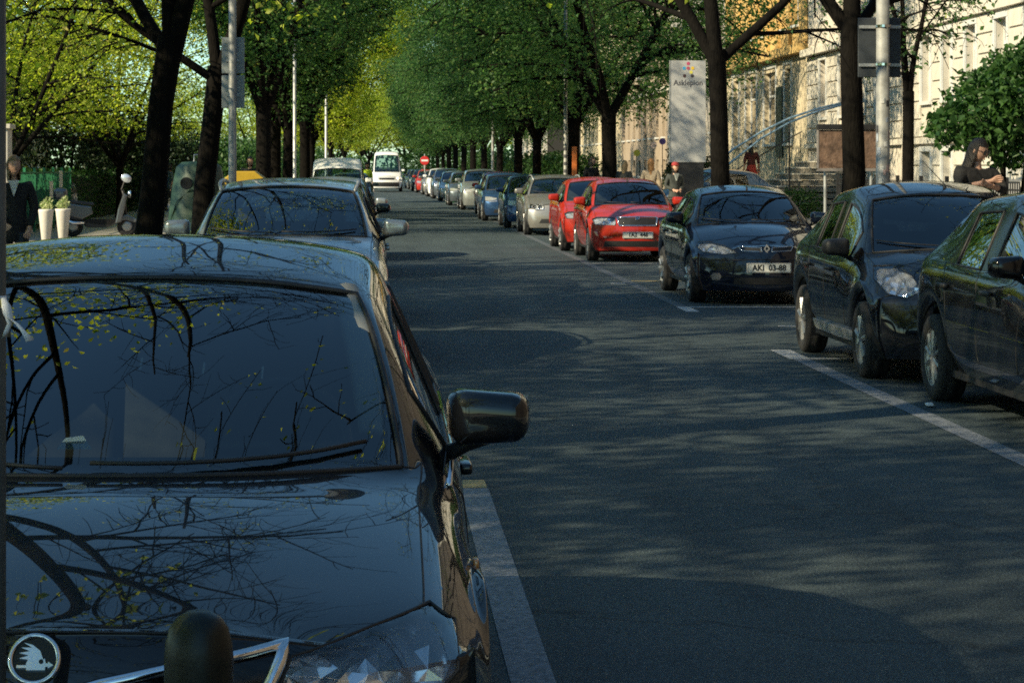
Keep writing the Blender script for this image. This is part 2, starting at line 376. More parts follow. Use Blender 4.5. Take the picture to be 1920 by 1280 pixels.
# ochre clinic
cw = [(83.4, 1.3), (87.2, 2.6), (91.6, 2.6), (95.4, 1.6)]; cu = [(82 + 2.3*k, 1.1) for k in range(7)]
h3 = facade('ochre_house', 'ochre yellow clinic building with wide ground floor windows and orange cornice', FX, 79.8, 98, 16,
    [(0, 5.7, 2.5, 5.2, cw, False), (5.7, 9.6, 6.7, 8.9, cu, True), (9.6, 16, 10.8, 13, cu, True)], M_CREAM, upper=M_YELL)
for y in [79.9, 83, 85.3, 87.6, 89.9, 92.2, 94.5, 97.6]: MB().box(FX-.12, FX-.004, y-.22, y+.22, 6.0, 9.4).build('pilaster', M_YELL, h3, bevel=.01)
for (z, h, o) in ((5.62, .32, .35), (9.5, .3, .3)): band(h3, FX, 79.8, 98, z, h, o, M_YELL)
for a, b in cw: 
    MB().box(FX-.05, FX-.004, a-b/2-.2, a-b/2, 2.4, 5.35).box(FX-.05, FX-.004, a+b/2, a+b/2+.2, 2.4, 5.35).box(FX-.06, FX-.004, a-b/2-.2, a+b/2+.2, 5.352, 5.5).build('window_surround', M_FRAME, h3)
MB().box(FX-.07, FX-.004, 84.4, 85.7, 2.0, 4.6).build('door', pbr('dark_door', (.03, .035, .03), .4), h3)
far = [('rendered_house', 'grey rendered terrace house just beyond the clinic', 98.2, 118, M_GREYR, 17), ('rose_house', 'rose coloured terrace house behind the street trees', 118.2, 140, M_PINK, 16), ('cream_house', 'cream terrace house far along the street behind trees', 140.2, 168, M_CREAM, 18),
       ('pale_house', 'pale terrace house closing the row behind the crossing', 205, 250, M_WHITE, 17)]
for nm, lb, y0, y1, mt, zt in far:
    n = int((y1-y0)/2.6); ws = [(y0 + (k+.5)*(y1-y0)/n, 1.1) for k in range(n)]
    hh = facade(nm, lb, FX, y0, y1, zt, [(0, 2.2, 1.1, 2.0, ws, True), (2.2, 5.6, 3.2, 5.1, ws, True), (5.6, 9.4, 6.7, 8.7, ws, True), (9.4, zt, 10.4, 12.4, ws, True)], mt)
    band(hh, FX, y0, y1, 5.5, .25, .2, M_BLOCK)
# unseen house kept on the right for reflections, dark so car flanks mirror shade
ws = [(-22 + 2.6*k, 1.1) for k in range(27)]
facade('reflection_house', 'unseen terrace house at the street start, coloured dark for its reflections', FX, -24, 47.8, 15.5, [(0, 2.2, 1.1, 2.0, [], True), (2.2, 5.6, 3.2, 5.1, [], True), (5.6, 9.4, 6.7, 8.7, [], True), (9.4, 15.5, 10.4, 12.4, [], True)], pbr('dark_reflection_brick', (.1, .08, .065), .9, var=.25, vscale=2))
# houses behind the gardens on the left (mostly behind trees; mirrored X)
def left_house(name, label, X, y0, y1, ztop, wall, storeys):
    root = facade(name, label, 0, -y1, -y0, ztop, storeys, wall, 11)
    root.location = (X, 0, 0); root.rotation_euler = (0, 0, math.pi); return root
for nm, lb, X, y0, y1, zt, mt in (('villa', 'pale villa half hidden behind the garden trees', -27, 92, 118, 7.2, M_CREAM), ('garden_house', 'white house deep behind the dark evergreens', -30, 60, 82, 8, M_WHITE),
                                ('far_villa', 'ochre villa far behind the left hand trees', -27, 150, 190, 7.5, M_YELL)):
    n = int((y1-y0)/3); ws = [(-(y0 + (k+.5)*(y1-y0)/n), 1.2) for k in range(n)]
    left_house(nm, lb, X, y0, y1, zt, mt, [(0, 4, 1.6, 3.4, ws, True), (4, zt, 5.2, 7.0, ws, True)])
# ------------------------------------------------------------------ trees
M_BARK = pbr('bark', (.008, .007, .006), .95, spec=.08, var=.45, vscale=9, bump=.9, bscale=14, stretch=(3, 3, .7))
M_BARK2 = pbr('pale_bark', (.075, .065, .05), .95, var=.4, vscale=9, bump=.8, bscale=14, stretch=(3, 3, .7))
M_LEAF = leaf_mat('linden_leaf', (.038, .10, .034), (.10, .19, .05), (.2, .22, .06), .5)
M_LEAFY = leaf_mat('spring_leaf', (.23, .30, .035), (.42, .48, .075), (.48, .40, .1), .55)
M_LEAFD = leaf_mat('evergreen_leaf', (.012, .028, .010), (.03, .055, .018), None, .15)
M_HEDGE = leaf_mat('hedge_leaf', (.025, .07, .018), (.06, .13, .03), None, .3)

def leaf_mesh(name, pos, size, rng, mat, up_bias=.35, shape=.62):
    n = len(pos); pos = np.asarray(pos, dtype=np.float32)
    nrm = rng.normal(size=(n, 3)); nrm[:, 2] = np.abs(nrm[:, 2]) + up_bias; nrm /= np.linalg.norm(nrm, axis=1)[:, None]
    d = rng.normal(size=(n, 3)); d -= nrm * np.sum(d*nrm, 1)[:, None]; d /= np.linalg.norm(d, axis=1)[:, None]
    b = np.cross(nrm, d); s = (np.asarray(size) * rng.uniform(.6, 1.3, n))[:, None]
    v = np.empty((n, 5, 3), dtype=np.float32)
    v[:, 0] = pos - d*s*.5; v[:, 1] = pos - d*s*.08 + b*s*shape*.5 + nrm*s*.12; v[:, 2] = pos + d*s*.5 - nrm*s*.1
    v[:, 3] = pos - d*s*.08 - b*s*shape*.5 + nrm*s*.12; v[:, 4] = pos
    idx = np.arange(n)[:, None]*5
    tri = np.concatenate([idx + np.array([0, 2, 1]), idx + np.array([0, 3, 2])], 1).reshape(-1, 3)
    me = bpy.data.meshes.new(name); me.vertices.add(n*5); me.vertices.foreach_set('co', v.reshape(-1))
    m = len(tri); me.loops.add(m*3); me.loops.foreach_set('vertex_index', tri.reshape(-1).astype(np.int32))
    me.polygons.add(m); me.polygons.foreach_set('loop_start', (np.arange(m)*3).astype(np.int32)); 
    me.update(calc_edges=True); me.validate(); me.materials.append(mat); return me

class Tree:
    def __init__(s, seed): s.r = random.Random(seed); s.mb = MB(); s.leafp = []
    def branch(s, p, d, length, r0, r1, n, wob, droop, sides, ok=None):
        pts = [Vector(p)]; d = Vector(d).normalized(); rad = [r0]
        for i in range(n):
            d = (d + Vector((s.r.uniform(-1, 1), s.r.uniform(-1, 1), s.r.uniform(-.7, .7))) * wob + Vector((0, 0, -droop * (i+1) / n))).normalized()
            pts.append(pts[-1] + d * (length / n)); rad.append(r0 + (r1 - r0) * ((i+1) / n) ** .85)
        if ok:
            while len(pts) > 2 and not ok(pts[-1]): pts.pop(); rad.pop()
            if not ok(pts[-1]): return None
        s.mb.tube(pts, rad, sides, False); return pts, rad
def lerp_path(pts, rad, t):
    u = t * (len(pts) - 1); i = min(int(u), len(pts) - 2); k = u - i
    return pts[i].lerp(pts[i+1], k), rad[i] * (1-k) + rad[i+1] * k, (pts[i+1] - pts[i]).normalized()
def make_tree(name, seed, H=13, fork=3.2, r=.24, top=(0, 0), limbs=None, nl=4, spread=.55, n2=7, n3=6, n4=4, leaf=8, lsize=.13, ljit=.25, droop2=.12, droop3=.25, lmat=None, bark=None, tw=True, zmin=2.6, bare=0.0, cone=0):
    T = Tree(seed); R = T.r; lmat = lmat or M_LEAF; bark = bark or M_BARK
    tp = [Vector((0, 0, -.15)), Vector((top[0]*.03 + R.uniform(-.02, .02), top[1]*.05, .25)), Vector((top[0]*.3 + R.uniform(-.05, .05), top[1]*.3, fork*.4)), Vector((top[0]*.66, top[1]*.66, fork*.75)), Vector((top[0], top[1], fork))]
    T.mb.tube(tp, [r*1.55, r*1.15, r*1.0, r*.95, r*1.0], 12, False)
    limbs = limbs or [(math.cos(a)*spread, math.sin(a)*spread, 1, r*.62, (H-fork)*R.uniform(.85, 1.1)) for a in [2*math.pi*(k + R.uniform(-.25, .25))/nl + seed for k in range(nl)]]
    L2, L3, L4 = [], [], []
    ok = (lambda q: q.z > zmin - .3 and math.hypot(q.x, q.y) < cone + .2 + (q.z - zmin)*.62) if cone else None
    for (dx, dy, dz, lr, ll) in limbs:
        p0 = tp[-1] + Vector((0, 0, -.25)); pts, rad = T.branch(p0, (dx, dy, dz), ll, lr, .035, 9, .09, -.05, 8)
        for k in range(n2):
            t = .1 + .9 * (k + R.random()) / n2; q, rr, dd = lerp_path(pts, rad, min(t, .99))
            a = R.uniform(0, 2*math.pi); out = Vector((math.cos(a), math.sin(a), R.uniform(-.1, .5)))
            oc = Vector((q.x, q.y, 0)); oc = oc.normalized() if oc.length > .01 else out
            d2 = (out + oc*.7 + dd*.35)
            L2.append(T.branch(q, d2, ll * R.uniform(.35, .6) * (1.1 - .5*t), min(rr*.6, .075), .018, 6, .16, droop2, 6, ok))
    for pts, rad in [q for q in L2 if q]:
        ln = (pts[-1] - pts[0]).length
        for k in range(n3):
            t = .15 + .85 * (k + R.random()) / n3; q, rr, dd = lerp_path(pts, rad, min(t, .99))
            d3 = Vector((R.uniform(-1, 1), R.uniform(-1, 1), R.uniform(-.6, .7))) + dd * .7
            L3.append(T.branch(q, d3, max(.7, ln * R.uniform(.25, .5)), min(rr*.6, .024), .008, 4, .22, droop3, 4, ok))
        L3 = [q for q in L3 if q]
    if tw:
        for pts, rad in L3:
            for k in range(n4):
                t = .2 + .8 * (k + R.random()) / n4; q, rr, dd = lerp_path(pts, rad, min(t, .99))
                d4 = Vector((R.uniform(-1, 1), R.uniform(-1, 1), R.uniform(-.7, .5))) + dd * .5
                L4.append(T.branch(q, d4, R.uniform(.3, .8), .0075, .004, 3, .3, .3, 3))
    for pts, rad in (L4 if tw else L3):
        if R.random() < bare: continue
        for k in range(leaf):
            q, _, _ = lerp_path(pts, rad, R.uniform(.1, 1)); q = q + Vector((R.gauss(0, ljit), R.gauss(0, ljit), R.gauss(0, ljit*.8)))
            if q.z > zmin and (not cone or math.hypot(q.x, q.y) < cone + (q.z - zmin)*.62 + R.uniform(-.5, .5)): T.leafp.append(q)
    tm = T.mb.mesh(name + '_wood', bark, True, fix=False)
    lm = leaf_mesh(name + '_leaves', [tuple(q) for q in T.leafp], lsize, np.random.default_rng(seed), lmat) if T.leafp else None
    return tm, lm
def place_tree(proto, loc, rz=0, sc=1, label='', group=None, name='street_tree', scz=None):
    o = thing(name, label, 'tree', loc, rz, group); o.scale = (sc, sc, scz or sc)
    link('trunk', proto[0], o)
    if proto[1]: link('crown', proto[1], o)
    return o
# prototypes
FARP = [make_tree('dense_tree', 11 + k, H=13, fork=3.0, r=.19, nl=5, spread=.5, n2=12, n3=9, leaf=85, lsize=.12, ljit=.4, droop2=.25, droop3=.4, tw=False, zmin=3.0, cone=.9, lmat=M_LEAF) for k in range(3)]
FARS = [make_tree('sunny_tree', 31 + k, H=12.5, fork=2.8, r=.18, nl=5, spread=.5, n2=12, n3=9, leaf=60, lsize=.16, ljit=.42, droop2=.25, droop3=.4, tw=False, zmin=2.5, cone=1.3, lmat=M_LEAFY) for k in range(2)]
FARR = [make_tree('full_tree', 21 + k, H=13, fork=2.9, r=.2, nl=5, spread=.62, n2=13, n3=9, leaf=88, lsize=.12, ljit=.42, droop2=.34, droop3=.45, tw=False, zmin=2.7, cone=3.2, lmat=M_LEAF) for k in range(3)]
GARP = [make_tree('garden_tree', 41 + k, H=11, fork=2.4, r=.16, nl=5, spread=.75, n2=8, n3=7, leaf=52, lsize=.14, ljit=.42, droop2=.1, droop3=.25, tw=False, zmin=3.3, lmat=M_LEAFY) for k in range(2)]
NEARP = [make_tree('sparse_tree', 71 + k, H=13, fork=3.4, r=.17, nl=4, spread=.55, n2=8, n3=6, n4=4, leaf=2, lsize=.1, ljit=.09, droop2=.1, droop3=.2, zmin=3.0, bare=.25, lmat=M_LEAFY) for k in range(2)]
# hand-shaped near trees
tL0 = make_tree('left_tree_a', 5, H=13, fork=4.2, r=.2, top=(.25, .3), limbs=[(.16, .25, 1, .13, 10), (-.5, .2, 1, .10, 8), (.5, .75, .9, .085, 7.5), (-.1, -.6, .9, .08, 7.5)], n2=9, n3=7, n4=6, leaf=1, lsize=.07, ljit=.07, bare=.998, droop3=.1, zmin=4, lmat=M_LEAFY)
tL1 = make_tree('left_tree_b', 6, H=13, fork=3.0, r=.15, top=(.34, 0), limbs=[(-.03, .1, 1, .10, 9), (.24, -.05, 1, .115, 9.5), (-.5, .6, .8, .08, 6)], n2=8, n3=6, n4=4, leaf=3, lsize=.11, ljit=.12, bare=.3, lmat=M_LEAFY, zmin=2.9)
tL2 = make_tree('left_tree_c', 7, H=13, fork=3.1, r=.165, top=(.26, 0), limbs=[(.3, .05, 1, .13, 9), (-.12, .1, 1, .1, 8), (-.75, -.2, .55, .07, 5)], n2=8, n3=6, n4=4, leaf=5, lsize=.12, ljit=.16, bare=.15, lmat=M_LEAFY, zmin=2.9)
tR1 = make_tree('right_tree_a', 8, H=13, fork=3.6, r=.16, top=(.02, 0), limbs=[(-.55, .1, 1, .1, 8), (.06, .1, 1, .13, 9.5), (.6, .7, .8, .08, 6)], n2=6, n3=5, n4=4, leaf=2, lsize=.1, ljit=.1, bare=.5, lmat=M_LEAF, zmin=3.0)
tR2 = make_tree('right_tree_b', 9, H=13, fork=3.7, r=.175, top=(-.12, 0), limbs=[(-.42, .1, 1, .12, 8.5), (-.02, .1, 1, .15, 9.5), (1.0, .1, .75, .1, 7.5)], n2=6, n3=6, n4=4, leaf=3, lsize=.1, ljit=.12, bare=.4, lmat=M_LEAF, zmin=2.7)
place_tree(tL0, (-2.75, 11.5, .12), .1, 1, 'thick nearly leafless street tree beside the black car bonnet')
place_tree(tL1, (-2.68, 26.2, .12), 0, 1, 'dark forked street tree beside the parked scooter')
place_tree(tL2, (-2.75, 36.2, .12), 0, 1, 'dark street tree leaning over the green bottle bank')
place_tree(tR1, (6.62, 32, .12), 0, 1, 'dark forked street tree in front of the brown notice board')
place_tree(tR2, (6.5, 43, .12), 0, 1, 'street tree with a long limb reaching over the clinic steps')
place_tree(NEARP[0], (6.75, 23.3, .12), 1.0, 1, 'street tree beside the woman in sunglasses')
place_tree(NEARP[1], (6.7, 9.5, .12), 2.1, 1, 'street tree beside the hatchback with spoked alloy wheel')
place_tree(NEARP[0], (-2.7, -1.5, .12), 3.0, 1, 'street tree at the start of the left hand row')
place_tree(NEARP[1], (6.7, -4, .12), 4.0, 1, 'street tree at the start of the right hand row')
gl = 'trees lining the left kerb'; gr_ = 'trees lining the right kerb'
R0 = random.Random(3)
for k, (x, y) in enumerate([(-2.75, 56), (-3.35, 76.5), (-2.75, 72), (-2.7, 87), (-2.9, 103), (-3.4, 171), (-5.5, 186), (-2.8, 204)]):
    lb = {56: 'dense linden just past the yellow lidded container', 76.5: 'linden set back from the kerb row by the dark yews', 72: 'linden rising beside the low white van'}.get(y, 'bright spring green linden in the row along the left kerb')
    place_tree(FARP[k % 3] if y < 90 else FARS[k % 2], (x, y, .12), R0.uniform(0, 6.28), R0.uniform(.9, 1.1), lb, gl if y > 80 else None)
for k, (x, y) in enumerate([(6.7, 66), (6.9, 80), (6.6, 94), (6.7, 108), (6.7, 124), (6.6, 140), (6.6, 156), (6.6, 172), (6.6, 190), (6.6, 208), (6.6, 226), (6.6, 246), (6.6, 266), (6.6, 290)]):
    place_tree(FARR[(k+1) % 3], (x, y, .12), R0.uniform(0, 6.28), R0.uniform(.92, 1.12), {66: 'linden with dark spreading limbs behind the champagne estate', 80: 'linden beside the slender post and the clinic'}.get(y, 'dense green linden in the row along the right kerb'), gr_ if y > 90 else None)
gg = 'trees in the gardens on the left'  # the nearer trees stand out of view, added to shade the near road
for k, (x, y, sc) in enumerate([(-9.8, 60.5, .8), (-8.6, 53.5, .72), (-7.6, 68, .7), (-13, 56, .95), (-9.6, 15, 1.1), (-8.8, 8, .9), (-8.8, -2.5, 1.1), (-9, 23, 1.0), (-11.5, 69, .95), (-12.5, 80, 1.0), (-17, 88, 1.0),
                                (-11.5, 30, .9), (-13, 19, 1.05), (-11, 9, 1), (-13.5, -1, 1.05), (-18, 12, 1.2), (-12, -12, 1.1), (-9.5, 24.5, .95), (-9.3, 2, .9), (-16, 24, 1.2), (-9.5, -7, .9), (-18, -8, 1.2), (-22, 74, 1.2)]):
    place_tree(GARP[k % 2], (x, y, .1), R0.uniform(0, 6.28), sc, 'bright spring green tree in the left hand gardens, nearer ones added unseen for shade', gg, 'garden_tree')
# sunlit trees across the end of the street
for k, (x, y, sc) in enumerate([(-4.2, 246, 1.0), (-.8, 262, 1.1), (-9, 255, 1.0), (3.5, 275, 1.15), (-14, 268, 1.2), (8, 300, 1.2), (-20, 285, 1.2), (-2, 300, 1.3), (14, 310, 1.3)]):
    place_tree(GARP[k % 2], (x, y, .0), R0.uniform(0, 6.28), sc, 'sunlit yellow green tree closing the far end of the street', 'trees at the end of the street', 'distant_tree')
wd = np.random.default_rng(5); nw = 30000; wp = np.stack([wd.uniform(-90, 90, nw), wd.uniform(318, 345, nw), 17*wd.random(nw)**1.2], 1); wp[:, 2] *= (.75 + .25*np.sin(wp[:, 0]*.35) * np.cos(wp[:, 0]*.13))
struct(link('distant_wood', leaf_mesh('distant_wood', wp, .75, wd, M_LEAF)), 'stuff')
# leafy masses: hedges, shrubs
def blob_leaves(name, boxes, n, size, mat, seed):
    rng = np.random.default_rng(seed); P = []
    tot = sum(rx*ry*rz for _, _, _, rx, ry, rz in boxes)
    for (cx, cy, cz, rx, ry, rz) in boxes:
        m = int(n * rx*ry*rz / tot); d = rng.normal(size=(m, 3)); d /= np.linalg.norm(d, axis=1)[:, None]
        rr = rng.uniform(.45, 1.05, m) ** .6 * (1 + .16*np.sin(d[:, 0]*7 + cx) * np.sin(d[:, 2]*6 + cz) + .1*np.sin(d[:, 1]*11))
        P.append(np.array([cx, cy, cz]) + d * rr[:, None] * np.array([rx, ry, rz]))
    return leaf_mesh(name, np.concatenate(P), size, rng, mat, .1)
def shrub(name, label, loc, boxes, n, size, mat, seed, cat='shrub', group=None, stem=True, rz=0):
    o = thing(name, label, cat, loc, rz, group)
    link('foliage', blob_leaves(name + '_leaves', boxes, n, size, mat, seed), o)
    if stem:
        m = MB(); R = random.Random(seed)
        for (cx, cy, cz, rx, ry, rz_) in boxes[:4]:
            m.tube([(cx*.2, cy*.2, -.1), (cx*.6, cy*.6, cz*.5), (cx, cy, cz + rz_*.5)], [.06, .04, .015], 6)
        m.build('stem', M_BARK, o, True)
    return o
for k, (x, y, h, r) in enumerate([(-9.6, 70, 5.0, 1.7), (-11.8, 66, 5.4, 1.9), (-8.9, 78, 3.6, 1.3), (-13.6, 61, 4.6, 1.8), (-9.4, 86, 3.4, 1.4), (-8.8, 95, 3.6, 1.5)]):
    shrub('yew', 'dark evergreen yew rising behind the garden hedge', (x, y, .1), [(0, 0, h*.4, r, r, h*.42), (r*.3, .2, h*.68, r*.75, r*.75, h*.32), (-r*.4, -.2, h*.6, r*.7, r*.7, h*.34)], 5200, .17, M_LEAFD, 200+k, 'shrub', 'dark yews behind the hedge')
shrub('ivy_bush', 'glossy grey green bush beside the white gate pillar', (-9.7, 58, .1), [(0, 0, 1.6, .8, .8, 1.6), (.2, 0, 2.9, .6, .6, 1.1)], 3500, .15, leaf_mat('ivy_leaf', (.06, .08, .05), (.16, .18, .13), None, .2), 215)
shrub('overhanging_bush', 'dense green bush overhanging the pavement above the woman in sunglasses', (7.55, 27.6, .12),
      [(0, 0, 2.2, .75, .9, .55), (.5, .3, 2.55, .75, .9, .5), (-.45, 0, 2.0, .5, .6, .32), (.8, 0, 2.2, .7, .8, .6), (.15, 0, 1.75, .45, .5, .3), (.6, .1, 2.85, .5, .6, .3)], 10000, .105, M_HEDGE, 220)
for k, (x, y, h, r) in enumerate([(9.6, 72.5, 2.3, .55), (10.6, 73.5, 1.9, .6)]):
    shrub('juniper', ['tall black green juniper beneath the white totem sign', 'lower dark juniper beside the totem sign'][k], (x, y, .12), [(0, 0, h*.45, r, r, h*.46), (.15, 0, h*.75, r*.5, r*.5, h*.3), (-.2, 0, h*.7, r*.45, r*.45, h*.34)], 2600, .1, M_LEAFD, 230+k)
for k, (x, y, h, r) in enumerate([(-7.8, 108, 3.2, 1.8), (-7.6, 120, 3.0, 2), (-7.8, 134, 3.4, 2), (-7.4, 150, 3.6, 2.2), (-8, 168, 3.8, 2.4), (-6.5, 190, 3.5, 2.2), (-7.5, 212, 4, 2.5), (9.5, 180, 3, 2), (9.5, 205, 3.4, 2.2), (9, 230, 3.8, 2.4), (-3.2, 238, 2.8, 2), (4.8, 262, 3.6, 2.4), (10.8, 125, 2.4, 1.3), (10.6, 140, 2.6, 1.5), (10.5, 158, 2.8, 1.6)]):
    shrub('tall_shrub', 'tall dark shrub under the far street trees', (x, y, .1), [(0, 0, h*.45, r, r, h*.45), (r*.5, .6, h*.6, r*.7, r*.8, h*.38), (-r*.4, -.5, h*.55, r*.7, r*.7, h*.36)], 2600, .22, M_HEDGE, 260+k, 'shrub', 'tall shrubs under the far trees')
for k, (x, y) in enumerate([(12.6, 47), (13.2, 51.5), (12.8, 58), (13.4, 62.5), (12.5, 68), (13, 75), (8.6, 36), (12.4, 82), (10.5, 104), (10, 115)]):
    shrub('low_shrub', 'low rounded green shrub in the right hand front gardens', (x, y, .1), [(0, 0, .45, .7, .9, .5), (.4, .5, .4, .5, .6, .42)], 1500, .09, M_HEDGE, 240+k, 'shrub', 'shrubs in the front gardens')
# ------------------------------------------------------------------ cars
M_TYRE = pbr('tyre_rubber', (.016, .016, .017), .85, var=.3, vscale=14, bump=.15, bscale=60)
M_ALLOY = pbr('alloy', (.36, .36, .36), .42, .7, var=.15, vscale=12)
M_BLK = pbr('black_plastic', (.012, .012, .013), .55, var=.2, vscale=20)
M_GLOSSB = pbr('gloss_black', (.004, .004, .005), .12, spec=.5)
M_CHROME = pbr('chrome', (.72, .73, .75), .07, 1.0)
M_REFL = pbr('lamp_reflector', (.55, .56, .57), .2, .5, bump=.7, bscale=14)
M_BOWL = pbr('satin_reflector', (.85, .86, .87), .25, .1)
M_SEAT = pbr('seat_cloth', (.045, .045, .05), .9, var=.25, vscale=12)
M_DASH = pbr('dash_plastic', (.02, .02, .021), .6)
M_CGLASS = glass_mat('car_glass', (.62, .72, .70), 1.8)
M_LENS = glass_mat('lamp_lens', (.96, .98, .99), 1.0)
M_RED = pbr('tail_lamp', (.35, .01, .01), .12, coat=1)
M_AMB = pbr('amber_lamp', (.6, .2, .03), .15, coat=1)
M_PLATE = pbr('plate_white', (.62, .62, .58), .45, var=.12, vscale=14)
M_INK = pbr('plate_ink', (.008, .008, .009), .5)
def paint(name, col, flake=0): 
    m = pbr(name, col, .45 if not flake else .3, flake, spec=.05, coat=1, coat_r=.012, rvar=.06, vscale=3)
    return m
def lerp(a, b, t): return a + (b - a) * t
DEF = dict(L=4.0, W=.84, H=1.45, wb=2.46, fo=.8, wr=.3, zn=.70, zc=.95, yn=.10, ycc=.95, bow=.34, nb=.24, yh=1.72, zh=1.38, hbow=.12, rw=.56, pk=2.3, yre=3.45, zre=1.36, yrb=3.85, zrb=.98, zdk=.86, belt_f=.93, belt_r=.98,
           B=2.2, C=3.05, sill=.2, bzf=.42, hcrown=.05, wagon=False, lip=.2, tail=.06, fz=(.19, .34, .52, .64), fy=(.05, .0, .03, .06))
PT = ['body', 'bonnet', 'windscreen', 'side_window', 'pillar_trim', 'door', 'rear_door', 'bumper', 'rear_bumper', 'rear_window', 'quarter_window']
def car_cage(p):
    W, L, H = p['W'], p['L'], p['H']; xf, xr = p['fo'], p['fo'] + p['wb']; Ra = p['wr'] * 1.17 + .02; zw = p['wr']
    s1, s5 = xf - Ra*1.04, xf + Ra*1.04; r1, r5 = xr - Ra*1.04, min(xr + Ra*1.04, L - .16)
    cy = p.get('corner', .26)
    yl = [min(cy, s1 - .1), s1, xf - .74*Ra, xf, xf + .74*Ra, s5, lerp(s5, p['B'], .22), lerp(s5, p['B'], .5), lerp(s5, p['B'], .76), p['B'] - .05, p['B'] + .05, lerp(p['B'], r1, .62), r1, xr - .74*Ra, xr, xr + .74*Ra, r5, L - .12]
    C = p['C']
    yt = [p['yn']] + [lerp(p['yn'], p['ycc'], t) for t in (.13, .34, .55, .75, .91)] + [p['ycc'], lerp(p['ycc'], p['yh'], .5), p['yh'], p['B'] - .04, p['B'] + .05, C, lerp(C, p['yre'], .35), lerp(C, p['yre'], .7), p['yre'], p['yrb'], lerp(p['yrb'], L, .5), L - p['tail']]
    S = []
    for i in range(18):
        sec = []
        def arch(y, base):
            for c in (xf, xr):
                dx = abs(y - c)
                if dx < Ra: return zw + 1.1*math.sqrt(max(0, Ra*Ra - dx*dx))
                if dx < Ra*1.06: return zw*.86
            return base
        a = arch(yl[i], p['sill']); inarch = a > p['sill'] + .15
        z1 = max(p['sill'] + .16, a + .045) if inarch else p['sill'] + .16; z2 = max(.56, a + .10)
        t = None
        if i <= 5:
            t = (0, .13, .34, .55, .75, .91)[i]; zc_ = p['zn'] + (p['zc'] - p['zn']) * (1 - (1-t)**1.45); drop = lerp(p['hcrown'] + p.get('ndrop', .05), p['hcrown'], t)
            ze = zc_ - drop; bow = lerp(p['nb'], p['bow'], t)
            top = [(W*.955, ze - .085), (W*.90, ze - .02), (W*.83, ze + .002), (W*.74, ze + .012), (W*.40, zc_ - .012), (0, zc_)]
            if i == 0: top = [(W*.93, ze - .07), (W*.86, ze - .03), (W*.79, ze - .012), (W*.70, ze + .005), (W*.38, zc_ - .012), (0, zc_)]
        else:
            u = (yl[i] - yl[6]) / (yl[17] - yl[6]); bz = lerp(p['belt_f'], p['belt_r'], u)
            cow = [(W*.845, p['zc'] - p['hcrown'] + .01), (W*.80, p['zc'] - p['hcrown'] + .03), (W*.43, p['zc'] - .01), (0, p['zc'])]
            head = [(p['rw'] + .05, p['zh'] - .088), (p['rw'], p['zh'] - .05), (p['rw']*.52, p['zh'] - .008), (0, p['zh'])]
            sh = [(W*.972, bz - .075), (W*.925, bz)]
            if i == 6: bow = p['bow']; top = [(W*.96, bz - .08), (W*.9, bz - .012)] + cow
            elif i == 7: bow = lerp(p['bow'], p['hbow'], .5); top = sh + [(lerp(a_[0], b_[0], .5) + (.012 if a_[0] > .01 else 0), lerp(a_[1], b_[1], .5) + .022) for a_, b_ in zip(cow, head)]
            elif i == 8: bow = p['hbow']; top = sh + head
            elif i <= 14:
                y = yt[i]
                if y < p['pk']: zr = lerp(p['zh'], H, 1 - (1 - (y - p['yh'])/(p['pk'] - p['yh']))**2)
                else: zr = lerp(H, p['zre'], ((y - p['pk'])/(p['yre'] - p['pk']))**1.7)
                bow = {9: .05, 10: .03, 11: 0, 12: -.03, 13: -.05, 14: -.1}[i]; k = 1 - .05*max(0, i - 11)
                top = sh + [((p['rw'] + .05)*k, zr - .094), (p['rw']*k, zr - .052), (p['rw']*.52*k, zr - .008), (0, zr)]
            elif i == 15:
                bow = -.16; e = p['zrb']; top = sh + [(W*.86, bz + .03), (p['rw']*1.12, e - .015), (p['rw']*.6, e), (0, e)]
            elif i == 16:
                bow = -.16; e = lerp(p['zrb'], p['zdk'], .6); top = [(W*.95, bz - .12), (W*.9, bz - .06), (W*.86, e - .02), (p['rw']*1.1, e - .01), (p['rw']*.6, e), (0, e)]
            else:
                bow = -.2; e = p['zdk']; top = [(W*.9, e - .14), (W*.87, e - .08), (W*.8, e - .05), (p['rw']*1.05, e - .02), (p['rw']*.58, e), (0, e)]
        k0 = .94 if i in (0, 17) else 1
        lowx = [W*.90*k0, W*.975*k0, W*.995*k0]
        if i == 0: low = [(W*.86, p['fz'][0]), (W*.93, p['fz'][1]), (W*.945, p['fz'][2])]; top[0] = (W*.935, p['fz'][3])
        elif i == 17: low = [(W*.88, .3), (W*.94, .44), (W*.945, .6)]
        else: low = [(lowx[0], a), (lowx[1], z1), (lowx[2], z2)]
        for r, (x, z) in enumerate(low + top):
            yb = yt[i] + bow * (x / W)**2
            if r <= 2: y = yl[i]
            elif r == 3: y = lerp(yl[i], yb, .45)
            else: y = yb
            if i == 0 and r == 3: y = yl[0] + .0
            if i == 17 and r <= 3: y = L - .17 + (.03 if r in (1, 2) else 0)
            sec.append((x, y, z))
        S.append(sec)
    # fascia grids
    F = {}; Rr = {}
    for r in range(4):
        for c in range(5, 9):
            x = S[0][c][0]; f = p['fz'][r]; crn = (p['hcrown'] * .5) * (1 - (x/W)**2) if r == 3 else 0
            F[r, c] = (x, p['fy'][r] + (p['nb'] + .0)*(x/W)**2 * .95, f + crn)
            x = S[17][c][0]; Rr[r, c] = (x, L - (.0 if r in (1, 2) else .05) - .17*(x/W)**2, (.3, .44, .62, p['zdk'] - .12)[r])
    V = []; idx = {}
    def vid(key, co):
        if key not in idx: idx[key] = len(V); V.append(co)
        return idx[key]
    faces = []; tags = []; crease = {}
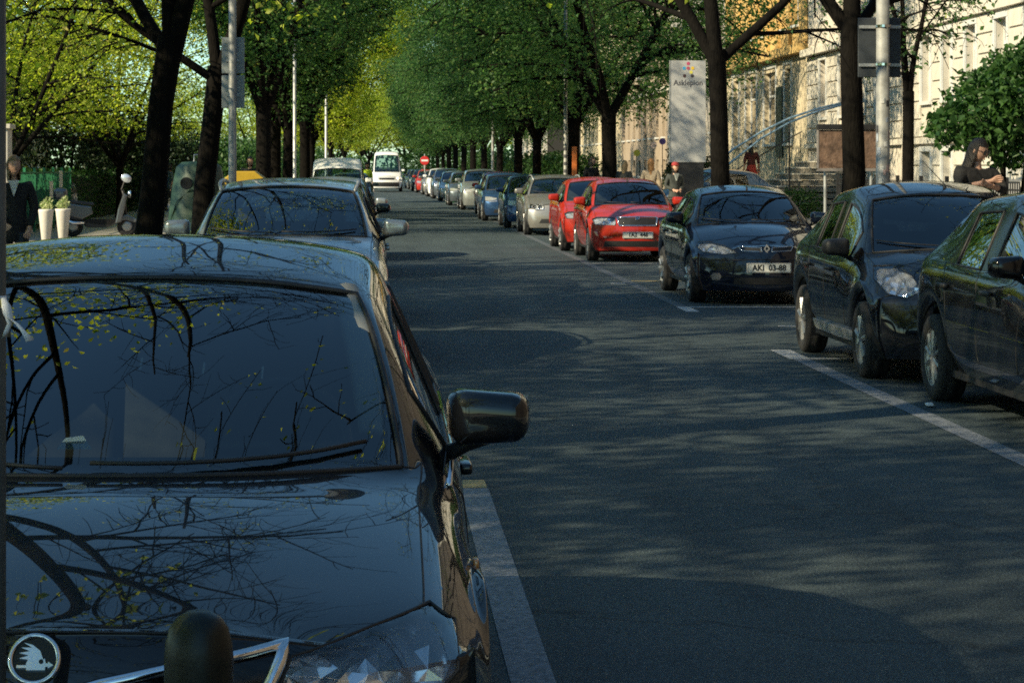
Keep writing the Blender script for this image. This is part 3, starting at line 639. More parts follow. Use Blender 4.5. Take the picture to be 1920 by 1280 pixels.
    def P(kind, a, b, sgn):
        if kind == 'S': co = S[a][b]; key = ('S', a, b)
        elif kind == 'F':
            if b == 4: return P('S', 0, a, sgn)
            co = F[a, b]; key = ('F', a, b)
        else:
            if b == 4: return P('S', 17, a, sgn)
            co = Rr[a, b]; key = ('R', a, b)
        if abs(co[0]) < 1e-6: return vid((key, 0), co)
        return vid((key, sgn), (co[0]*sgn, co[1], co[2]))
    def face(vs, t, sgn): faces.append(tuple(vs if sgn > 0 else vs[::-1])); tags.append(PT.index(t))
    for sg in (1, -1):
        for i in range(17):
            for r in range(8):
                t = 'body'
                if r >= 5: t = 'bonnet' if i <= 5 else ('windscreen' if i in (6, 7) and r >= 6 else ('rear_window' if i == 14 and r >= 6 else 'body'))
                elif r == 4:
                    if i == 6: t = 'pillar_trim'
                    elif i in (7, 8): t = 'side_window'
                    elif i == 9: t = 'pillar_trim'
                    elif i == 10: t = 'quarter_window'
                    elif i in (11, 12) and p['wagon']: t = 'quarter_window' if i == 12 else 'pillar_trim'
                else:
                    if 6 <= i <= 9 and r >= 1: t = 'door'
                    elif 10 <= i <= 11 and r >= 1: t = 'rear_door'
                    elif i == 0 and r <= 2: t = 'bumper'
                    elif i == 16 and r <= 1: t = 'rear_bumper'
                face([P('S', i, r, sg), P('S', i+1, r, sg), P('S', i+1, r+1, sg), P('S', i, r+1, sg)], t, sg)
        for r in range(3):
            for c in range(4, 8):
                face([P('F', r, c, sg), P('F', r+1, c, sg), P('F', r+1, c+1, sg), P('F', r, c+1, sg)][::-1], 'bumper', sg)
                face([P('R', r, c, sg), P('R', r+1, c, sg), P('R', r+1, c+1, sg), P('R', r, c+1, sg)], 'rear_bumper' if r <= 1 else 'body', sg)
        for c in range(4, 8):
            face([P('F', 3, c, sg), P('S', 0, c, sg) if c > 4 else P('S', 0, 4, sg), P('S', 0, c+1, sg), P('F', 3, c+1, sg)][::-1], 'bumper', sg)
            face([P('R', 3, c, sg), P('S', 17, c, sg), P('S', 17, c+1, sg), P('R', 3, c+1, sg)], 'body', sg)
        def cr(a, b, v): crease[tuple(sorted((a, b)))] = v
        for c in range(5, 8):
            cr(P('S', 6, c, sg), P('S', 6, c+1, sg), .75); cr(P('S', 8, c, sg), P('S', 8, c+1, sg), .35); cr(P('S', 14, c, sg), P('S', 14, c+1, sg), .5); cr(P('S', 15, c, sg), P('S', 15, c+1, sg), .4)
        for i in range(6, 16): cr(P('S', i, 4, sg), P('S', i+1, 4, sg), .55)
        for i in (6, 7): cr(P('S', i, 6, sg), P('S', i+1, 6, sg), .45)
        for i in range(17): cr(P('S', i, 0, sg), P('S', i+1, 0, sg), 1)
        for i in range(1, 16): cr(P('S', i, 3, sg), P('S', i+1, 3, sg), p.get('shoulder', .25))
    return V, faces, tags, crease, S

def subdivide(V, faces, tags, crease, level):
    me = bpy.data.meshes.new('cage'); me.from_pydata(V, [], faces)
    for n in PT: me.materials.append(None)
    me.polygons.foreach_set('material_index', tags)
    at = me.attributes.new('crease_edge', 'FLOAT', 'EDGE')
    vals = [crease.get(tuple(sorted(e.vertices)), 0) for e in me.edges]; at.data.foreach_set('value', vals)
    me.polygons.foreach_set('use_smooth', [True]*len(me.polygons)); me.update()
    o = bpy.data.objects.new('cage', me); COL.objects.link(o)
    mod = o.modifiers.new('s', 'SUBSURF'); mod.levels = level; mod.render_levels = level; mod.use_limit_surface = True
    dg = bpy.context.evaluated_depsgraph_get(); out = bpy.data.meshes.new_from_object(o.evaluated_get(dg), depsgraph=dg)
    bpy.data.objects.remove(o); bpy.data.meshes.remove(me); return out
def boundary_loops(vs, fs):
    cnt = {}
    for f in fs:
        for a, b in zip(f, f[1:] + f[:1]):
            k = (min(a, b), max(a, b)); cnt[k] = cnt.get(k, 0) + 1
    adj = {}
    for (a, b), c in cnt.items():
        if c == 1: adj.setdefault(a, []).append(b); adj.setdefault(b, []).append(a)
    loops = []; seen = set()
    for s in adj:
        if s in seen: continue
        path = [s]; seen.add(s); cur = s
        while True:
            nx = [n for n in adj[cur] if n not in seen]
            if not nx: break
            cur = nx[0]; seen.add(cur); path.append(cur)
        loops.append([vs[i] for i in path] + [vs[path[0]]])
    return loops
def islands(fs):
    par = {}
    def find(a):
        while par.setdefault(a, a) != a: par[a] = par[par[a]]; a = par[a]
        return a
    for f in fs:
        for b in f[1:]: par[find(f[0])] = find(b)
    out = {}
    for f in fs: out.setdefault(find(f[0]), []).append(f)
    return list(out.values())
def cut_poly(bm, poly, axis, sel):
    """split faces chosen by sel along the outline of a polygon given in (x,z) or (y,z)"""
    n = len(poly); cx = sum(a for a, b in poly)/n; cz = sum(b for a, b in poly)/n
    for i in range(n):
        (a0, b0), (a1, b1) = poly[i], poly[(i+1) % n]
        nn = Vector((b1-b0, 0, -(a1-a0))) if axis == 'y' else Vector((0, b1-b0, -(a1-a0)))
        co = Vector((a0, 0, b0)) if axis == 'y' else Vector((0, a0, b0))
        fs = [f for f in bm.faces if sel(f.calc_center_median())]
        g = set(fs)
        for f in fs: g.update(f.edges); g.update(f.verts)
        bmesh.ops.bisect_plane(bm, geom=list(g), plane_co=co, plane_no=nn.normalized(), dist=1e-5)
def inpoly(x, y, poly):
    c = False; n = len(poly)
    for i in range(n):
        x0, y0 = poly[i]; x1, y1 = poly[(i+1) % n]
        if (y0 > y) != (y1 > y) and x < (x1-x0)*(y-y0)/(y1-y0) + x0: c = not c
    return c
class Body:
    """finished car surface to project details onto"""
    def __init__(s, verts, polys): s.bvh = BVHTree.FromPolygons(verts, polys)
    def front(s, x, z, off=0):
        h = s.bvh.ray_cast(Vector((x, -3, z)), Vector((0, 1, 0)))
        if h[0] is None: h = s.bvh.find_nearest(Vector((x, .15, z)))
        n = h[1] if h[1].y < 0 else -h[1]; return h[0] + n * off
    def rear(s, x, z, off=0):
        h = s.bvh.ray_cast(Vector((x, 9, z)), Vector((0, -1, 0)))
        if h[0] is None: h = s.bvh.find_nearest(Vector((x, 4, z)))
        n = h[1] if h[1].y > 0 else -h[1]; return h[0] + n * off
    def side(s, y, z, off=0, sg=1):
        h = s.bvh.ray_cast(Vector((3*sg, y, z)), Vector((-sg, 0, 0)))
        if h[0] is None: h = s.bvh.find_nearest(Vector((.8*sg, y, z)))
        n = h[1] if h[1].x*sg > 0 else -h[1]; return h[0] + n * off
    def top(s, x, y, off=0):
        h = s.bvh.ray_cast(Vector((x, y, 4)), Vector((0, 0, -1)))
        if h[0] is None: h = s.bvh.find_nearest(Vector((x, y, 1)))
        n = h[1] if h[1].z > 0 else -h[1]; return h[0] + n * off
    def patch(s, poly, view, off, cell=.04, skirt=.015, sg=1):
        fn = {'front': s.front, 'rear': s.rear, 'top': s.top}.get(view) or (lambda a, b, o: s.side(a, b, o, sg))
        bm = bmesh.new(); vs = [bm.verts.new((a, b, 0)) for a, b in poly]; bm.faces.new(vs)
        for ax in (0, 1):
            lo = min(q[ax] for q in poly); hi = max(q[ax] for q in poly); k = math.ceil((lo+1e-4)/cell)
            while k*cell < hi - 1e-4:
                co = Vector((k*cell, 0, 0)) if ax == 0 else Vector((0, k*cell, 0)); no = Vector((1, 0, 0)) if ax == 0 else Vector((0, 1, 0))
                bmesh.ops.bisect_plane(bm, geom=bm.verts[:] + bm.edges[:] + bm.faces[:], plane_co=co, plane_no=no); k += 1
        for v in bm.verts: v['t'] if False else None
        src = {v: (v.co.x, v.co.y) for v in bm.verts}
        for v, (a, b) in src.items(): v.co = fn(a, b, off)
        if skirt:
            be = [e for e in bm.edges if e.is_boundary]; ext = bmesh.ops.extrude_edge_only(bm, edges=be)
            nv = [g for g in ext['geom'] if isinstance(g, bmesh.types.BMVert)]
            d = {'front': Vector((0, skirt, 0)), 'rear': Vector((0, -skirt, 0)), 'top': Vector((0, 0, -skirt))}.get(view, Vector((-sg*skirt, 0, 0)))
            for v in nv: v.co += d
        bmesh.ops.recalc_face_normals(bm, faces=bm.faces[:])
        if sum((f.normal.y if view == 'front' else -f.normal.y if view == 'rear' else -f.normal.z if view == 'top' else -sg*f.normal.x) * f.calc_area() for f in bm.faces) > 0:
            bmesh.ops.reverse_faces(bm, faces=bm.faces[:])
        for f in bm.faces: f.smooth = True
        return bm
def bm_obj(bm, name, mat, parent, auto=40):
    me = bpy.data.meshes.new(name); bm.to_mesh(me); bm.free(); me.materials.append(mat)
    if auto: sharp_by_angle(me, auto)
    return link(name, me, parent)
def text_mesh(txt, size, mat, name='lettering', ext=.0006, xs=1.0, bold=0):
    c = bpy.data.curves.new('t', 'FONT'); c.body = txt; c.size = size; c.align_x = 'CENTER'; c.align_y = 'CENTER'; c.extrude = ext; c.offset = bold; c.resolution_u = 2
    o = bpy.data.objects.new('t', c); COL.objects.link(o); dg = bpy.context.evaluated_depsgraph_get()
    me = bpy.data.meshes.new_from_object(o.evaluated_get(dg), depsgraph=dg); bpy.data.objects.remove(o); me.name = name
    me.materials.clear(); me.materials.append(mat)
    # lies in XY: stand it up to face -Y
    me.transform(Matrix.Rotation(math.pi/2, 4, 'X') @ Matrix.Scale(xs, 4, (1, 0, 0))); return me
WHEELS = {}
def wheel_meshes(r, style):
    k = (round(r, 3), style)
    if k in WHEELS: return WHEELS[k]
    w = .1; rr = r * .66
    t = MB().lathe([(rr*.97, -w*.8), (rr*1.04, -w*.98), (r*.9, -w), (r*.975, -w*.86), (r, -w*.6), (r*.985, -w*.3), (r, -w*.28), (r, w*.28), (r*.985, w*.3), (r, w*.6), (r*.975, w*.86), (r*.9, w), (rr*1.04, w*.98), (rr*.97, w*.8)], 36, 'x').mesh('tyre', M_TYRE, True)
    m = MB(); m.lathe([(rr*.98, -w*.85), (rr*1.03, -w*.92), (rr*.98, -w*.8), (rr*.88, -w*.62), (rr*.86, w*.5)], 36, 'x')     # outer face towards -x
    if style == 'cap':   # steel wheel with a plastic cover
        m.lathe([(rr*.97, -w*.72), (rr*.8, -w*.86), (rr*.45, -w*.8), (rr*.32, -w*.92), (.0, -w*.95)], 36, 'x')
        for q in range(8):
            a = 2*math.pi*q/8; c_, s_ = math.cos(a), math.sin(a)
            m.tube([(-w*.86, c_*rr*.35, s_*rr*.35), (-w*.9, c_*rr*.84, s_*rr*.84)], [.025, .036], 6)
    else:
        n = {'five': 5, 'ten': 10, 'seven': 7}[style]; sw = {5: .034, 10: .016, 7: .024}[n]
        m.lathe([(rr*.28, -w*.55), (rr*.27, -w*.8), (rr*.2, -w*.86), (0, -w*.86)], 20, 'x')
        for q in range(n):
            a = 2*math.pi*q/n + .3; c_, s_ = math.cos(a), math.sin(a)
            m.tube([(-w*.75, c_*rr*.2, s_*rr*.2), (-w*.82, c_*rr*.55, s_*rr*.55), (-w*.74, c_*rr*.93, s_*rr*.93)], [sw*1.1, sw*.9, sw*1.2], 6)
    rim = m.mesh('rim', M_ALLOY, True); sharp_by_angle(rim, 35)
    d = MB().lathe([(rr*.86, -w*.05), (rr*.3, -w*.1), (0, -w*.1)], 24, 'x').mesh('brake_disc', pbr('brake_steel', (.06, .055, .05), .5, .7, var=.4, vscale=10), True)
    WHEELS[k] = (t, rim, d); return WHEELS[k]
def rbox(name, c, s, mat, parent, lev=1, taper=None, rot=None):
    """rounded box by subdivision"""
    me = mesh_from(name, [], []); bm = bmesh.new(); bmesh.ops.create_cube(bm, size=1)
    for v in bm.verts:
        v.co = Vector((v.co.x*s[0], v.co.y*s[1], v.co.z*s[2]))
        if taper: v.co = Vector(taper(v.co))
    bmesh.ops.bevel(bm, geom=bm.edges[:], offset=min(s)*.28, segments=lev+1, affect='EDGES', profile=.5)
    if rot: bmesh.ops.rotate(bm, cent=(0, 0, 0), matrix=rot, verts=bm.verts[:])
    for f in bm.faces: f.smooth = True
    bm.to_mesh(me); bm.free(); me.materials.append(mat); return link(name, me, parent, c)

def make_car(name, label, cat, p, pmat, loc, detail=2, rz=0, group=None, wheel='cap', plate=None, interior=True, extra=None):
    p = {**DEF, **p}; V, Fc, Tg, Cr, S = car_cage(p)
    me = subdivide(V, Fc, Tg, Cr, detail)
    root = thing(name, label, cat, loc, rz, group); W, L = p['W'], p['L']
    vs = [v.co.copy() for v in me.vertices]; body = Body(vs, [tuple(q.vertices) for q in me.polygons])
    lamps = p.get('lamps', []); cuts = []
    bm = bmesh.new(); bm.from_mesh(me)
    nrm = {}
    kill = []
    if detail >= 2:
        for lp in lamps:
            for sg in (1, -1):
                poly = [(x*sg, z) for x, z in lp]; xs = [q[0] for q in poly]; zs = [q[1] for q in poly]; x0, x1, z0, z1 = min(xs)-.01, max(xs)+.01, min(zs)-.01, max(zs)+.01
                sel = lambda c: c.y < .75 and x0-.06 < c.x < x1+.06 and z0-.06 < c.z < z1+.06 
                cut_poly(bm, poly, 'y', sel)
                kf = [f for f in bm.faces if sel(f.calc_center_median()) and inpoly(f.calc_center_median().x, f.calc_center_median().z, poly)]
                bmesh.ops.delete(bm, geom=kf, context='FACES')
    bm.normal_update(); bm.verts.ensure_lookup_table(); bm.verts.index_update()
    groups = {}
    for f in bm.faces: groups.setdefault(f.material_index, []).append([v.index for v in f.verts])
    allv = [v.co.copy() for v in bm.verts]; alln = [v.normal.copy() for v in bm.verts]
    parts = {}
    for mi, fs in groups.items():
        t = PT[mi]; isl = islands(fs) if t not in ('body',) else [fs]
        for g in isl:
            used = sorted({a for f in g for a in f}); mp = {a: k for k, a in enumerate(used)}
            inset = -.004 if 'window' in t or t == 'windscreen' else 0
            vv = [allv[a] + alln[a]*inset for a in used]; ff = [[mp[a] for a in f] for f in g]
            nm = {'quarter_window': 'side_window', 'rear_door': 'door', 'rear_bumper': 'bumper'}.get(t, t)
            mt = M_CGLASS if ('window' in t or t == 'windscreen') else (M_GLOSSB if t == 'pillar_trim' else (p.get('bmat', pmat) if 'bumper' in t else pmat))
            m2 = mesh_from(nm, vv, ff, mt, True); m2.normals_split_custom_set_from_vertices([alln[a] for a in used])
            o = link(nm, m2, root); parts.setdefault(t, []).append(o)
            if detail >= 2 or t in ('windscreen', 'side_window'):
                for lp in boundary_loops([allv[a] for a in used], ff):
                    if t in ('windscreen', 'side_window', 'quarter_window', 'rear_window'): MB().tube(lp, {3: .007, 2: .010, 1: .014}[detail], 5, False).build('window_seal', M_BLK, o, True)
                    elif t in ('door', 'rear_door', 'bonnet'): MB().tube(lp, .0032 if detail < 3 else .0026, 4, False).build('panel_gap', M_BLK, o, True)
    # underbody, wheel wells
    u = MB(); xf, xr = p['fo'], p['fo'] + p['wb']; Ra = p['wr']*1.17 + .02
    u.box(-W*.6, W*.6, .22, L-.2, p['sill'] + .0, p['sill'] + .06).box(-W*.92, W*.92, xf+Ra*1.0, xr-Ra*1.0, p['sill']+.003, p['sill']+.05)
    u.box(-W*.86, W*.86, L-.45, L-.18, .3, .34)
    for y in (xf, xr):
        for sg in (1, -1):
            u.lathe([(Ra*1.0, W*.955*sg), (Ra*1.02, W*.6*sg), (0, W*.6*sg)], 20, 'x', (0, y, p['wr']), -.35, math.pi + .35)
    u.build('underbody', M_BLK, root)
    tm, rm, dm = wheel_meshes(p['wr'], wheel)
    for y in (xf, xr):
        for sg in (1, -1):
            wh = link('wheel', None, root, (sg*(W - .115), y, p['wr'])); wh.rotation_euler = (0, 0, math.pi if sg > 0 else 0)
            link('tyre', tm, wh); link('rim', rm, wh)
            if detail >= 2: link('brake_disc', dm, wh)
    # interior
    if interior:
        zc, ycc = p['zc'], p['ycc']
        d = MB(); d.prism([(ycc + .14, zc - .12), (ycc + .42, zc - .035), (ycc + .78, zc - .05), (ycc + .86, zc - .16), (ycc + .8, .45), (ycc + .3, .45)], -W*.80, W*.80, 'x'); d.build('dashboard', M_DASH, root, bevel=.012)
        MB().box(-W*.84, W*.84, ycc + .8, L - .4, .36, .4).build('cabin_floor', M_DASH, root)
        for sx in (-1, 1):
            sy = ycc + 1.25; st = link('seat', None, root, (sx*.36, sy, 0))
            rbox('cushion', (0, -.02, .5), (.5, .5, .16), M_SEAT, st); rbox('backrest', (0, .36, .84), (.48, .14, .64), M_SEAT, st, 1, None, Matrix.Rotation(-.3, 3, 'X')); rbox('headrest', (0, .52, 1.2), (.25, .09, .17), M_SEAT, st)
        if detail >= 2:
            rbox('rear_bench', (0, min(xr - .12, ycc + 2.3), .78), (W*1.45, .18, .6), M_SEAT, root, 1, None, Matrix.Rotation(-.3, 3, 'X'))
            swr = MB(); a = [2*math.pi*k/24 for k in range(25)]; cy, cz = ycc + .98, zc - .05
            swr.tube([(.36 + .18*math.cos(t), cy + .055*math.sin(t), cz + .17*math.sin(t)) for t in a], .015, 6, False).tube([(.2, cy, cz), (.52, cy, cz)], .02, 6).tube([(.36, cy, cz), (.36, cy - .2, cz - .08)], .03, 6); swr.build('steering_wheel', M_BLK, root, True)
            zt = p['zh'] - .14; rbox('interior_mirror', (0, p['yh'] - .08, zt), (.24, .03, .065), M_BLK, root)
    # lamps
    for li, lp in enumerate(lamps):
        for sg in (1, -1):
            poly = [(x*sg, z) for x, z in lp]; poly = poly if sg > 0 else poly[::-1]
            h = link('headlight', None, root)
            if detail >= 2:
                bm = body.patch(poly, 'front', -.003, .05, 0)
                be = [e for e in bm.edges if e.is_boundary]; ext = bmesh.ops.extrude_edge_only(bm, edges=be)
                # push the bowl back, keep the rim
                rim_v = {g for g in ext['geom'] if isinstance(g, bmesh.types.BMVert)}
                for v in bm.verts:
                    if v not in rim_v: v.co.y += .075; v.co.x -= .02*sg
                bmesh.ops.recalc_face_normals(bm, faces=bm.faces[:]); bm_obj(bm, 'lamp_housing', M_REFL if li == 0 else M_BLK, h, 30)
                cx = [q[0] for q in poly]; cz = [q[1] for q in poly]; mx, mz = sum(cx)/len(cx), sum(cz)/len(cz); ww = max(cx)-min(cx); hh = max(cz)-min(cz)
                if li == 0 and p.get('facets'):
                    fb = body.patch(poly, 'front', -.028, .03, 0); rf = random.Random(4)
                    for v in fb.verts: v.co.y += rf.uniform(-.016, .034); v.co.x += rf.uniform(-.008, .008); v.co.z += rf.uniform(-.006, .006)
                    for f in fb.faces: f.smooth = False
                    bmesh.ops.triangulate(fb, faces=fb.faces[:]); bm_obj(fb, 'facet_reflector', pbr('facet_chrome', (.92, .93, .95), .14, .75), h, None)
                elif li == 0:
                    for k, (u_, rr) in enumerate(((-.24, .5), (.14, .44))):
                        px_ = mx + ww*u_*sg; rr = min(rr*hh, .064); q = body.front(px_, mz, 0)
                        b = MB().lathe([(rr*1.02, .0), (rr*1.06, -.012), (rr, -.008), (rr*.8, .03), (rr*.4, .055), (rr*.16, .06)], 20, 'y', (q.x, q.y + .035, q.z)); b.build('reflector_bowl', M_BOWL, h, True)
                        MB().lathe([(0, -.012), (rr*.2, -.008), (rr*.24, .01), (rr*.2, .05)], 12, 'y', (q.x, q.y + .045, q.z)).build('bulb_cap', M_CHROME, h, True)
                    for k in range(7):
                        q = body.front(mx + sg*ww*(.2 + .024*k), mz - hh*.08, 0); MB().box(q.x-.0035, q.x+.0035, q.y+.02, q.y+.06, q.z-hh*.16, q.z+hh*.2).build('lamp_rib', M_CHROME, h, bevel=.001)
                    bm_obj(body.patch([(a*.82 + mx*.18, mz + (b-mz)*.35 - hh*.3) for a, b in poly], 'front', -.045, .06, .0), 'lower_mask', M_BLK, h)
                    if p.get('amber'):
                        q = body.front(mx + sg*ww*.4, mz + .0, 0); MB().lathe([(0, 0), (.03, .01), (.035, .05)], 12, 'y', (q.x, q.y + .03, q.z)).build('indicator', M_AMB, h, True)
                bm_obj(body.patch(poly, 'front', .002, .04, .004), 'lens', M_LENS, h)
                gp = [body.front(lerp(a[0], b[0], t/4), lerp(a[1], b[1], t/4), .001) for a, b in zip(poly, poly[1:] + poly[:1]) for t in range(4)]
                MB().tube(gp + gp[:1], .004, 5, False).build('lamp_gasket', M_BLK, h, True)
            else:
                bm_obj(body.patch(poly, 'front', .008, .06, .01), 'lens', pbr('far_lamp', (.6, .6, .6), .1, .5, coat=1), h)
    for nm, lp, mt, off in p.get('front', []):       # (name, polygon for the right half or whole, material, offset)
        for sg in ((1, -1) if min(x for x, z in lp) >= .0 and nm[-1] == '*' else (1,)):
            poly = [(x*sg, z) for x, z in lp]; bm_obj(body.patch(poly if sg > 0 else poly[::-1], 'front', off, .05, .02), nm.rstrip('*'), mt, root)
    for nm, pts, mt, r in p.get('tubes', []):        # projected mouldings on the nose
        for sg in ((1, -1) if nm[-1] == '*' else (1,)):
            path = []
            for (x0, z0), (x1, z1) in zip(pts, pts[1:]):
                for k in range(6): path.append(body.front(lerp(x0, x1, k/6)*sg, lerp(z0, z1, k/6), r*.3))
            path.append(body.front(pts[-1][0]*sg, pts[-1][1], r*.3)); MB().tube(path, r, 6, True, .8).build(nm.rstrip('*'), mt, root, True)
    for sg in (1, -1):
        bm_obj(body.patch([(sg*W*.62, .72), (sg*W*.9, .70), (sg*W*.9, p['zdk']), (sg*W*.66, p['zdk'])][::sg], 'rear', .006, .06, .01), 'tail_lamp', M_RED, root)
    if plate:
        pz, txt, pxx = plate; q = body.front(pxx, pz, 0); pl = link('number_plate', None, root)
        yy = min(body.front(pxx - .24, pz).y, body.front(pxx + .24, pz).y, q.y) - .012
        MB().box(pxx-.26, pxx+.26, yy, q.y + .1, pz-.056, pz+.056).build('plate', M_PLATE, pl, bevel=.004)
        m = MB()
        for a0, a1, b0, b1 in ((-.254, .254, .046, .05), (-.254, .254, -.05, -.046), (-.254, -.25, -.045, .045), (.25, .254, -.045, .045)): m.box(pxx+a0, pxx+a1, yy-.0015, yy-.0002, pz+b0, pz+b1)
        m.build('plate_border', M_INK, pl)
        if txt: link('lettering', text_mesh(txt, .098, M_INK, xs=.92, bold=.003), pl, (pxx, yy - .002, pz))
    # mirrors, handles, wipers
    my, mz = p.get('mirror', (p['ycc'] + p['bow']*.95 + .17, p['belt_f'] + .09))
    for sg in (1, -1):
        mr = link('door_mirror', None, root); q = body.side(my + .05, p['belt_f'] - .02, 0, sg)
        sc = p.get('mscale', 1)
        def tp(v, sg=sg): return (v.x*(1 if v.y > 0 else .82), v.y - .02*(v.x*sg > 0) * 1, v.z*(1 if v.x*sg < 0 else .82))
        rbox('mirror_housing', (sg*(W + p.get('mx', .055)), my, mz), (.235*sc, .15*sc, .15*sc), p.get('mirmat', pmat), mr, 3, tp)
        MB().box(sg*(W+.055)-.088*sc, sg*(W+.055)+.088*sc, my+.0752*sc, my+.078*sc, mz-.05*sc, mz+.05*sc).build('mirror_glass', M_CHROME, mr)
        MB().tube([(q.x - sg*.02, my+.03, mz-.1), (sg*(W - .02), my + .01, mz - .07), (sg*(W + .03), my, mz - .045)], [.03, .026, .035], 8, True, .7).build('mirror_arm', M_BLK, mr, True)
        if detail >= 2:
            for y in (lerp(p['B'], my, .16), p['C'] + .02 if not p.get('two_door') else None):
                if y is None: continue
                q = body.side(y, p['belt_f'] - .11, .02, sg); rbox('door_handle', (q.x, q.y, q.z), (.035, .19, .03), p.get('hmat', pmat), root, 1)
            if p.get('strip'):
                z, mt, h = p['strip']; y0, y1 = xf + Ra + .06, xr - Ra - .06
                bm_obj(body.patch([(y0, z-h/2), (y1, z-h/2+.02), (y1, z+h/2+.02), (y0, z+h/2)], 'side', .008, .12, .012, sg), 'side_moulding', mt, root)
            q = body.side(xf + Ra + .1, p['belt_f'] - .2, .003, sg)
    if detail >= 2:
        for k, (x0, x1) in enumerate(((.58, -.02), (-.08, -.62))):
            pts = []
            for t in range(7):
                x = lerp(x0, x1, t/6)*W/.85; y = p['ycc'] + p['bow']*(x/W)**2 + .05 + .05*(x/.58)**2 + .02*t/6
                pts.append(body.top(x, y, .011))
            MB().tube(pts, .0055, 6).build('wiper', M_BLK, root, True)
    if p.get('antenna'):
        ay, ax, tilt = p['antenna']; q = body.top(ax, ay, 0); MB().tube([(q.x, q.y, q.z-.01), (q.x, q.y+.02, q.z+.03)], [.016, .01], 8).tube([(q.x, q.y+.02, q.z+.03), (q.x + tilt[0], q.y + tilt[1], q.z + tilt[2])], [.004, .0022], 5).build('antenna', M_BLK, root)
    if p.get('rails'):
        for sg in (1, -1):
            pts = [body.top(sg*(p['rw'] - .0), lerp(p['yh'] + .12, p['yre'] - .1, t/10), .045 if 0 < t < 10 else .0) for t in range(11)]
            MB().tube(pts, .017, 8).build('roof_rail', M_STEEL, root, True)
    if extra: extra(root, body, p)
    return root
# ------------------------------------------------------------------ the cars
P_BLACK = paint('black_paint', (.006, .007, .009)); P_BLACK2 = paint('blue_black_paint', (.006, .008, .012)); P_NAVY = paint('navy_paint', (.005, .008, .018), .2)
P_RED = paint('red_paint', (.34, .022, .012)); P_SILVER = paint('silver_paint', (.3, .325, .33), .6); P_GOLD = paint('champagne_paint', (.27, .255, .23), .55)
P_BLUE = paint('blue_paint', (.02, .05, .12), .35); P_GREY = paint('slate_paint', (.09, .11, .13), .5); P_WHITE = paint('white_paint', (.78, .78, .76)); P_TEAL = paint('steel_blue_paint', (.12, .17, .22), .5); P_DGREEN = paint('dark_paint', (.012, .016, .016), .3)
def disc(name, c, r, mat, parent, n=28, depth=.006): return MB().lathe([(0, -depth), (r, -depth), (r, depth)], n, 'y', c).build(name, mat, parent)
def winged_badge(root, body, p, z, R=.044, x=0):
    q = body.front(x, z, 0); b = link('badge', None, root, (q.x, q.y, q.z)); n = (body.front(x, z+.02) - body.front(x, z-.02)).normalized()
    b.rotation_euler = (-math.atan2(n.y, n.z), 0, 0)
    a = [2*math.pi*k/40 for k in range(41)]
    MB().tube([(math.cos(t)*R, -.006, math.sin(t)*R) for t in a], R*.115, 8, False).build('badge_ring', M_CHROME, b, True)
    MB().lathe([(0, -.003), (R*.95, -.003), (R*.95, .02)], 40, 'y').build('badge_field', M_GLOSSB, b)
    ar = [(.62, -.42), (.86, -.28), (.62, -.12), (.62, -.2), (.52, -.2), (.46, .02), (.40, -.05), (.25, .35), (-.1, .62), (-.5, .72), (-.12, .5), (-.6, .5), (-.2, .34), (-.68, .26), (-.24, .15), (-.66, .02), (-.26, -.04), (-.34, -.2), (-.34, -.28), (-.75, -.28), (-.75, -.4), (-.32, -.4), (-.32, -.5), (.5, -.5), (.5, -.36), (.62, -.34)]
    MB().prism([(u*R*.95, v*R*.95) for u, v in ar], -.010, -.002, 'y').build('winged_arrow', M_CHROME, b)
    MB().lathe([(0, -.0115), (R*.1, -.0115), (R*.1, -.009)], 14, 'y', (R*.3, 0, -R*.12)).build('arrow_eye', M_GLOSSB, b)
def diamond_badge(root, body, p, z):
    q = body.front(0, z, 0); b = link('badge', None, root, (0, q.y - .012, z)); m = MB()
    o = [(0, .055), (.038, 0), (0, -.055), (-.038, 0)]; i = [(0, .026), (.017, 0), (0, -.026), (-.017, 0)]
    for k in range(4):
        k2 = (k+1) % 4; m.prism([o[k], o[k2], i[k2], i[k]], -.008, .012, 'y')
    m.build('diamond', M_CHROME, b)
